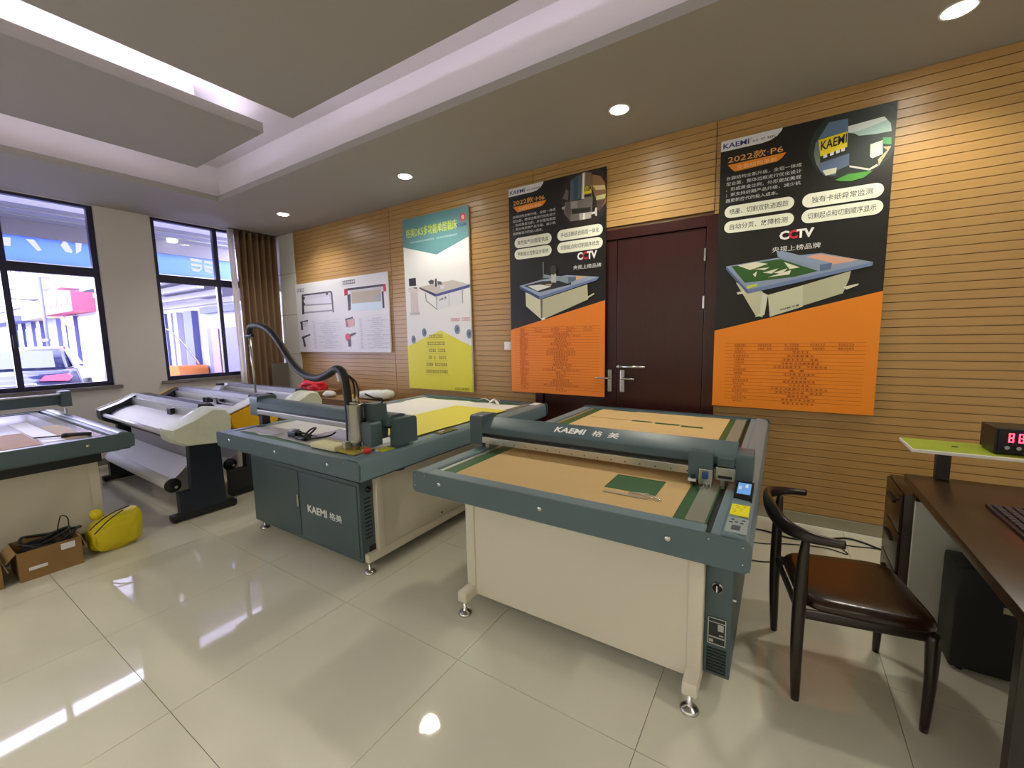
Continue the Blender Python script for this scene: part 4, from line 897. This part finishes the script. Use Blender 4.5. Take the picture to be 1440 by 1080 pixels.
o = blob('crumpled_paper', mat('grey_paper', '#a9a08c', .7), (-3.99, .55, .035), (.10, .10, .03), 5.0, 'crumpled packing paper at the bottom of the cable carton', 'paper', .012, 3)
t = thing('yellow_bag', 'slumped yellow drawstring bag on the floor beside the cable carton', 'bag', (-3.98, .885, 0))
bm = bmesh.new(); bmesh.ops.create_icosphere(bm, subdivisions=5, radius=1)
for v in bm.verts:
    x, y, z = v.co
    sq = lambda a, e: math.copysign(abs(a)**e, a)
    fold = abs(noise.noise(Vector((y*2.2+z*1.5, x*2, z*.8+4))))+.5*abs(noise.noise(Vector((y*5-z*4, x*4, z*3))))
    k = 1-.16*fold
    top = .115+.028*y if y > -.3 else .105+.06*abs(y+.3)*.2
    v.co = Vector((-3.98+sq(x, .6)*.10*k, .885+sq(y, .55)*.150*k+.012*z, max(.003, top+sq(z, .55)*(top+.012)*k)))
b = MB(); b.bm.free(); b.bm = bm; b.build('bag_body', M_ybag, t, 'all')
nb = bmesh.new(); bmesh.ops.create_icosphere(nb, subdivisions=3, radius=1)
for v in nb.verts:
    k = 1+.3*noise.noise(v.co*3); v.co = Vector((-3.98+v.co.x*.035*k, .80+v.co.y*.035*k, .265+v.co.z*.035*k))
b = MB(); b.bm.free(); b.bm = nb; b.build('bag_knot', M_ybag, t, 'all')
for q in ([(-3.90, .74, .19), (-3.885, .80, .245), (-3.90, .88, .275), (-3.92, .96, .285)], [(-3.885, .76, .16), (-3.88, .84, .235), (-3.89, .92, .275)]): MB().tube(q, .004, 6, 6).build('drawstring', M_black, t, 'all')
done()

# ================================================================== DESK CORNER
t = thing('desk', 'dark walnut desk with keyboard on it and a white end panel', 'desk', (.95, 2.03, 0))
MB().box(.53, 1.35, 1.36, 2.69, .712, .75, .003).build('desk_top', M_dwood, t, True)
MB().box(.56, 1.33, 2.60, 2.66, .645, .712).build('end_rail', M_black, t)
MB().box(.565, 1.33, 2.615, 2.64, .0, .645).build('end_panel', mat('pale_laminate', '#dfe0d4', .45), t)
lg = MB().box(.565, 1.33, 1.565, 1.605, .0, .712, .003).build('leg_panel', mat('black_laminate', '#1d1b18', .35), t)
MB().box(.585, .60, 1.558, 1.565, .50, .52).build('panel_cap', M_chrome, lg)
MB().box(.62, 1.30, 1.605, 2.615, .64, .712).build('under_rail', M_black, t)
done()
t = thing('drawer_pedestal', 'low dark drawer pedestal between the desk end and the slatted wall', 'drawers', (.76, 2.88, 0))
MB().box(.54, .98, 2.70, 3.04, 0, .645, .003).build('body', M_dwood, t, True)
for z0_, z1_ in ((.44, .635), (.235, .432), (.02, .227)):
    dr = MB().box(.528, .54, 2.705, 3.035, z0_, z1_, .002).build('drawer', M_dwood, t, True)
    MB().box(.515, .528, 2.80, 2.95, z1_-.075, z1_-.06, .003).build('handle', M_black, dr)
MB().lathe((.528, 2.75, .60), [(.008, 0), (.008, -.006)], 'x', 10).build('lock', M_black, t); done()
t = thing('computer_tower', 'black computer tower on the floor under the desk', 'computer', (.86, 2.47, 0))
MB().box(.66, 1.06, 2.385, 2.565, .012, .46, .012).build('case', M_black, t, True)
MB().box(.80, .83, 2.383, 2.386, .30, .325).build('case_sticker', mat('silver_sticker', '#b5b38c', .4), t)
for x in (.70, 1.02):
    for y in (2.41, 2.54): MB().cyl((x, y, 0), .012, .014, 'z', 10).build('foot', M_black, t)
done()
t = thing('keyboard', 'black keyboard on the desk', 'keyboard', (.775, 2.1, .75))
MB().prism([(.70, .751), (.86, .751), (.86, .766), (.70, .760)], 'y', 1.88, 2.33).build('base', mat('keyboard_black', '#1c1c20', .4), t)
km = MB().box(0, .021, 0, .021, 0, .008, .002).mesh('key', mat('keycap_black', '#2a2a30', .45), org=(0, 0, 0))
for r_ in range(5):
    for c_ in range(16): inst('key', km, t, (.712+r_*.026-.775, 1.895+c_*.0262-2.1, .7605+r_*.001-.75))
done()
t = thing('riser_shelf', 'green topped white edged riser shelf on dark posts at the desk end', 'shelf', (.9, 2.78, .75))
MB().box(.54, 1.35, 2.645, 2.905, .868, .884, .002).build('board', mat('white_board_edge', '#dfdccb', .4), t)
MB().box(.545, 1.345, 2.651, 2.899, .884, .8850).build('green_top', mat('olive_green_laminate', '#93a332', .4, noise_amt=.06, noise_scale=4), t)
for x in (.628, 1.22): MB().box(x, x+.048, 2.648, 2.685, .75, .868, .002).build('post', mat('dark_post', '#241a18', .4), t)
MB().lathe((.715, 2.775, .8855), [(.012, 0), (.011, .0022)], seg=14).build('cable_hole', M_black, t); done()
t = thing('power_supply', 'black power supply box with red glowing digits on the riser shelf', 'power supply', (.97, 2.77, .8855))
MB().box(.815, 1.10, 2.69, 2.85, .892, 1.005, .004).build('case', mat('black_steel_case', '#16130f', .35), t)
fp = MB().box(.825, 1.09, 2.684, 2.69, .90, .998).build('front_panel', M_blackg, t)
b = MB()
for k in range(4):
    x = .855+k*.03
    for q in ((0, .016, .0, .004), (0, .016, .018, .022), (0, .016, .036, .04), (0, .004, 0, .04), (.012, .016, 0, .04)): b.box(x+q[0], x+q[1], 2.682, 2.684, .945+q[2], .945+q[3])
b.build('led_digits', emission('red_led', (1, .03, .06), 9), fp)
for k in range(4): MB().lathe((.85+k*.035, 2.684, .922), [(.009, 0), (.008, -.012)], 'y', 12).build('knob', M_chrome, fp)
for x in (.83, 1.08):
    for y in (2.705, 2.83): MB().cyl((x, y, .8855), .007, .0075, 'z', 8).build('foot', M_black, t)
MB().lathe((.815, 2.83, .975), [(.006, 0), (.006, -.004)], 'x', 8).build('case_screw', M_chrome, t); done()

# --- horn back chair
t = thing('chair', 'dark horn-backed chair with glossy brown leather seat beside the cutter', 'chair', (.262, 2.11, 0), math.radians(10.5), local=True)
def leg(pts, r): MB().tube(pts, r, 10, 5).build('leg', M_chair, t, 'all')
for sy in (-1, 1):
    leg([(.198, sy*.208, 0), (.202, sy*.21, .2), (.20, sy*.205, .375)], lambda q: .0125+.009*min(1, q*1.3))
    leg([(-.198, sy*.212, 0), (-.205, sy*.218, .22), (-.205, sy*.222, .42), (-.203, sy*.226, .57), (-.198, sy*.23, .672)], lambda q: .0115+.011*math.sin(PI*min(1, q*.9+.08)))
    MB().tube([(.2, sy*.20, .362), (-.2, sy*.205, .362)], (lambda q: (.010, .022)), 8, 0).build('side_rail', M_chair, t, True)
for x in (.198, -.2): MB().tube([(x, -.19, .362), (x, .19, .362)], (lambda q: (.010, .020)), 8, 0).build('cross_rail', M_chair, t, True)
arm = [(-.088, -.258, .682), (-.15, -.256, .686), (-.205, -.24, .690), (-.255, -.185, .695), (-.272, -.1, .698), (-.279, 0, .70), (-.272, .1, .698), (-.255, .185, .695), (-.205, .24, .690), (-.15, .268, .686), (-.085, .28, .682)]
MB().tube(arm, lambda q: (.014+.003*math.sin(PI*q), .016+.022*math.sin(PI*q)**2), 12, 5).build('horn_backrest', M_chair, t, 'all')
b = MB(); n = 64; rings = []
for r_, z in ((.4, .428), (.7, .427), (.85, .424), (.93, .418), (.98, .406), (1.0, .394), (.99, .384), (.95, .380), (.5, .380)):
    ring = []
    for k in range(n):
        a = 2*PI*k/n; cx = math.copysign(abs(math.cos(a))**.34, math.cos(a)); cy = math.copysign(abs(math.sin(a))**.34, math.sin(a))
        ring.append(b.bm.verts.new((.018+cx*.212*r_, cy*(.222+.012*cx)*r_, z)))
    rings.append(ring)
for A, B in zip(rings, rings[1:]):
    for k in range(n): b.bm.faces.new((A[k], A[(k+1) % n], B[(k+1) % n], B[k]))
b.bm.faces.new(rings[0]); b.bm.faces.new(rings[-1][::-1]); b.build('seat', M_leath, t, 'all'); done()

# --- cables on the floor behind the chair
def cable(label, pts, r=.005):
    o = MB().tube([(x, y, r+.001) for x, y in pts], r, 7, 8).build('floor_cable', M_black, None, 'all'); tag(o, label, 'cable', 'cables on the floor by the slatted wall')
cable('thick black cable running from the cutter to the drawer pedestal', [(-.2, 3.42), (-.05, 3.44), (.1, 3.40), (.25, 3.44), (.42, 3.58), (.52, 3.57), (.62, 3.50), (.75, 3.42)], .006)
cable('thin black cable curling beside the slatted wall', [(-.2, 3.20), (-.05, 3.22), (.1, 3.30), (.3, 3.36), (.42, 3.33), (.38, 3.45), (.47, 3.48), (.62, 3.52), (.8, 3.52)], .0035)
cable('thin black cable passing behind the chair legs', [(-.2, 2.93), (-.05, 2.95), (.06, 3.02), (.2, 3.1), (.45, 3.22), (.6, 3.25)], .004)

# ================================================================== STREET OUTSIDE
GZ = -.05
st = MB().box(-40, XL-.24, -30, 40, GZ-.1, GZ).build('street', mat('street_paving', '#7d7c80', .8, noise_amt=.08, noise_scale=1)); struct(st); tag(st, 'pale street paving outside the windows')
t = thing('shop_fascia', 'blue fascia sign with white characters hanging outside the windows, seen from behind', 'sign', (-8.5, 2, 2.6))
M_sgn = translucent('blue_sign_film', '#8fabec'); M_sgw = emission('letter_daylight_glow', (.93, .92, 1.0), 1.0)  # letters glow in place of daylight shining through them
zt_, zb_ = 2.88, 2.55
MB().box(-8.52, -8.50, -6, 3.9, zb_, zt_).build('sign_panel', M_sgn, t)
MB().box(-8.56, -8.46, -6, 3.9, 2.88, 3.09).build('sign_header', mat('grey_header', '#77747e', .6), t)
MB().box(-8.53, -8.47, -6, 3.9, zb_-.05, zb_).build('sign_edge', mat('sign_edge_white', '#d8d8e2', .5), t)
def sg(px_, name='sign_character'):
    b = MB(); b.face([(-8.495, onX(a, c_, -8.495).y, onX(a, c_, -8.495).z) for a, c_ in px_]); b.build(name, M_sgw, t)
sg([(0, 333), (15, 334), (15, 346), (0, 345)]); sg([(36, 336), (48, 337), (59, 352), (53, 353)])
sg([(85, 345), (90, 338), (95, 342), (102, 353), (101, 356), (92, 354)]); sg([(106, 341), (115, 342), (114, 353), (107, 357)])
for q in ([(267, 362.5), (284, 365.5), (284, 369), (268, 367)], [(268, 370), (284, 372), (283, 375.5), (269, 374)], [(268, 376), (280, 378.5), (284, 373), (284, 379), (279, 382.5), (271, 381)], [(286, 366), (300, 368.5), (300, 372), (287, 370)], [(287, 373), (300, 375.5), (300, 379), (287, 377)], [(287, 377.5), (292, 379), (301, 383.5), (295, 384.5), (288, 381.5)], [(324, 372), (331, 371), (332, 392), (329, 391), (328, 380)]): sg(q)
done()
ev = MB().box(-8.6, -7.55, -8, 3.9, 3.09, 3.2).build('canopy', mat('grey_canopy', '#6f6e78', .6)); struct(ev); tag(ev, 'grey canopy over the pavement outside the windows')
for x in (-7.8, -8.15): MB().box(x, x+.02, -8, 3.9, 3.075, 3.09).build('canopy_rail', M_alu, ev)
t = thing('canopy_lamp', 'round white lamp under the canopy outside the curtained window', 'lamp', (-8.3, 2.95, 3.045))
MB().lathe((-8.3, 2.95, 3.045), [(.06, 0), (.07, .02), (.07, .045)], seg=20).build('lamp_body', emission('canopy_lamp_glow', (1, 1, 1), 6), t); done()
# the wing of shops that runs away from the windows, its front facing the street side (plane y = 4)
YF = 4.0
M_fac = mat('pale_facade', '#a5a3b0', .8, noise_amt=.05, noise_scale=2); M_pil = mat('blue_grey_pilaster', '#5a5f96', .6); M_dark = mat('shop_window_dark', '#45487c', .3)
def fx(px): return onY(px, 470, YF).x
t = thing('shop_row', 'pale row of shops with red and cream signs outside the window with the car', 'building', (-22, YF, GZ))
MB().box(-40, fx(205), YF, YF+6, GZ, 9).build('wall', M_fac, t)
for k, (a, c_) in enumerate(((20, 27), (33, 38), (44, 52), (60, 64), (74, 88), (103, 113), (150, 160), (175, 185))):
    MB().box(fx(a), fx(c_), YF-.12, YF, GZ, 2.35).build('pilaster', M_pil if k % 2 == 0 else M_dark, t)
for a, c_ in ((28, 32), (39, 43), (53, 59), (91, 97)): MB().box(fx(a), fx(c_), YF-.06, YF, GZ, 2.1).build('shop_door', M_dark, t)
MB().box(-40, fx(60), YF-.7, YF, 2.35, 2.55).build('awning', M_pil, t)
MB().box(fx(62), fx(87), YF-.5, YF, 2.36, 2.90).build('cream_sign', mat('cream_sign', '#c8b98a', .5), t)
sgn = MB().box(fx(92), fx(140), YF-.5, YF, 2.40, 2.96).build('red_sign', mat('pink_red_sign', '#c0405a', .5), t)
for k in range(5):
    x = fx(97+k*8); w = fx(102+k*8)-x
    MB().tube([(x, YF-.51, 2.56), (x+w*.4, YF-.51, 2.80), (x+w*.6, YF-.51, 2.62), (x+w, YF-.51, 2.84)], .035, 6, 3).build('sign_stroke', M_paper, sgn)
for k in range(14): MB().box(fx(115), fx(140), YF-.05, YF, GZ+.05+k*.165, GZ+.195+k*.165).build('roller_shutter_slat', M_paper, t)
for k, a in enumerate((12, 24, 36, 50, 66, 84, 106)):
    w = MB().box(fx(a), fx(a+5), YF-.04, YF, 4.1, 5.6).build('upper_window', M_dark, t); MB().box(fx(a+2), fx(a+2.4), YF-.06, YF-.04, 4.1, 5.6).build('window_bar', M_fac, w)
    z = 3.15+.25*(k % 3); x = fx(a+4); q = MB().box(x, x+.9, YF-.45, YF, z, z+.62, .02).build('air_conditioner', mat('ac_white', '#b9b9c0', .5), t)
    MB().lathe((x+.35, YF-.45, z+.31), [(.23, 0), (.23, -.01)], 'y', 18).build('fan_grille', M_pil, q)
MB().box(-40, fx(110), YF-.1, YF, 2.98, 3.08).build('string_course', M_pil, t)
done()
t = thing('street_pole', 'thin grey pole with a bracket in front of the shop row', 'pole', (fx(66), YF-.9, GZ))
x = fx(66)*.775; MB().tube([(x, YF-.9, GZ), (x, YF-.9, 3.4)], .04, 10, 0).build('shaft', M_pil, t, 'all'); MB().box(x-.5, x+.2, YF-.93, YF-.87, 1.55, 1.63).build('bracket', M_pil, t); done()
t = thing('covered_entrance', 'white covered entrance with grey doors outside the curtained window', 'building', (-10, YF, GZ))
M_shed = mat('shed_wall', '#a9a8b8', .8)
MB().box(fx(206), -8.72, YF, YF+.5, GZ, 2.2).build('wall', M_shed, t)
for a, c_, m_ in ((228, 231, M_shed), (233, 243, M_pil), (247, 252, M_shed), (255, 260, M_shed), (270, 281, M_pil)): MB().box(fx(a), fx(c_), YF-.12, YF, GZ, 2.1).build('post', m_, t)
dd = MB().box(fx(296), fx(338), YF-.06, YF, GZ, 1.72).build('door', mat('grey_lilac_door', '#5c5a86', .5), t); MB().box(fx(304), fx(314), YF-.09, YF-.06, GZ, 1.70).build('door_leaf', mat('pink_door', '#8f6f7c', .5), dd)
MB().box(fx(292), fx(345), YF-.10, YF, 2.02, 2.14).build('lintel', M_pil, t)
for k in range(4): MB().box(fx(206), -8.72, YF-.05-.28*k, YF+.06-.28*k, 2.20+.10*k, 2.30+.10*k).build('roof_rib', M_shed, t)
MB().box(fx(206), -8.72, YF-1.1, YF+6, 2.62, 2.7).build('roof', mat('shed_roof', '#6f6e80', .7), t); done()
t = thing('cargo_tricycle', 'orange cargo tricycle with a curved windscreen frame outside the curtained window', 'tricycle', (-10.3, 3.55, GZ))
MB().prism(rounded(-10.65, -10.0, .35, .98, .12), 'y', 3.45, 3.95).build('cab_body', mat('orange_paint', '#b56a2c', .35), t, True)
MB().tube([(-10.3, 3.30, .9), (-10.3, 3.26, 1.55), (-10.3, 3.4, 1.72), (-10.3, 3.65, 1.45), (-10.3, 3.93, .95)], .02, 8, 6).build('windscreen_frame', M_chrome, t, 'all')
for y in (3.35, 3.9): MB().lathe((-10.1, y, GZ+.25), [(.25, -.05), (.27, 0), (.25, .05)], 'x', 20).build('wheel', M_black, t, True)
MB().box(-10.02, -9.98, 3.40, 3.55, .60, .72).build('headlamp', M_chrome, t); MB().box(-10.6, -10.0, 3.30, 3.9, GZ+.25, .35).build('chassis', M_black, t); done()
# parked car, seen from its rear right
t = thing('parked_car', 'dark saloon car with red tail lights parked outside the window', 'car', (-14.55, 2.15, GZ), math.radians(163), local=True)
M_car = mat('dark_car_paint', '#2b3358', .2, coat=.6); M_cg = mat('car_glass', '#39426a', .06)
body = [(-1.95, .35), (-1.98, .62), (-1.92, .86), (-1.78, .95), (-1.35, .99), (-.75, 1.0), (.75, .95), (1.5, .86), (1.95, .70), (2.0, .40), (1.9, .28), (-1.9, .26)]
b = MB().prism(body, 'y', -.86, .86); bmesh.ops.bevel(b.bm, geom=list(b.bm.edges), offset=.06, segments=3, affect='EDGES'); cb = b.build('car_body', M_car, t, 'all')
def cabin(y, k): return [(-1.48+.0*k, y, .97), (-.92, y*.84, 1.40), (-.1, y*.82, 1.46), (.35, y*.83, 1.42), (1.05, y, .95)]
A = cabin(-.80, 0); B = cabin(.80, 0); b = MB(); VA = [b.bm.verts.new(p_) for p_ in A]; VB = [b.bm.verts.new(p_) for p_ in B]
b.bm.faces.new(VA); b.bm.faces.new(VB[::-1])
for k in range(5): b.bm.faces.new((VA[k], VB[k], VB[(k+1) % 5], VA[(k+1) % 5]))
bmesh.ops.bevel(b.bm, geom=list(b.bm.edges), offset=.05, segments=3, affect='EDGES'); b.build('cabin', M_car, t, 'all')
def quad(name, pts, m, par=t): b_ = MB(); b_.face(pts); return b_.build(name, m, par)
quad('rear_window', [(-1.46, -.60, 1.03), (-1.46, .60, 1.03), (-1.0, .53, 1.375), (-1.0, -.53, 1.375)], M_cg)
for s_ in (-1, 1):
    quad('side_window', [(-1.12, s_*.825, 1.02), (-.15, s_*.825, 1.02), (-.15, s_*.70, 1.40), (-.82, s_*.70, 1.37)], M_cg); quad('side_window', [(-.05, s_*.825, 1.02), (.85, s_*.825, 1.0), (.36, s_*.70, 1.37), (-.05, s_*.70, 1.40)], M_cg)
    MB().prism([(s_*.42, .78), (s_*.84, .76), (s_*.88, .84), (s_*.82, .90), (s_*.5, .88)], 'x', -1.99, -1.80).build('tail_light', mat('tail_light_red', '#d8506a', .2), t, True)
    for x in (-1.25, 1.3):
        wh = MB().lathe((x, s_*.80, .31), [(.20, -.1), (.31, -.09), (.32, 0), (.31, .09), (.20, .1)], 'y', 24).build('wheel', M_black, t, True); MB().lathe((x, s_*.80, .31), [(.19, -.105), (.19, .105)], 'y', 16).build('hub_cap', M_chrome, wh, True)
MB().box(-2.0, -1.96, -.38, .38, .70, .735, .008).build('chrome_strip', M_chrome, t); MB().box(-2.0, -1.965, -.24, .24, .54, .66).build('number_plate', mat('plate_blue', '#7f97d8', .5), t)
MB().box(-2.02, -1.85, -.84, .84, .36, .50, .04).build('bumper', M_car, t, True); done()
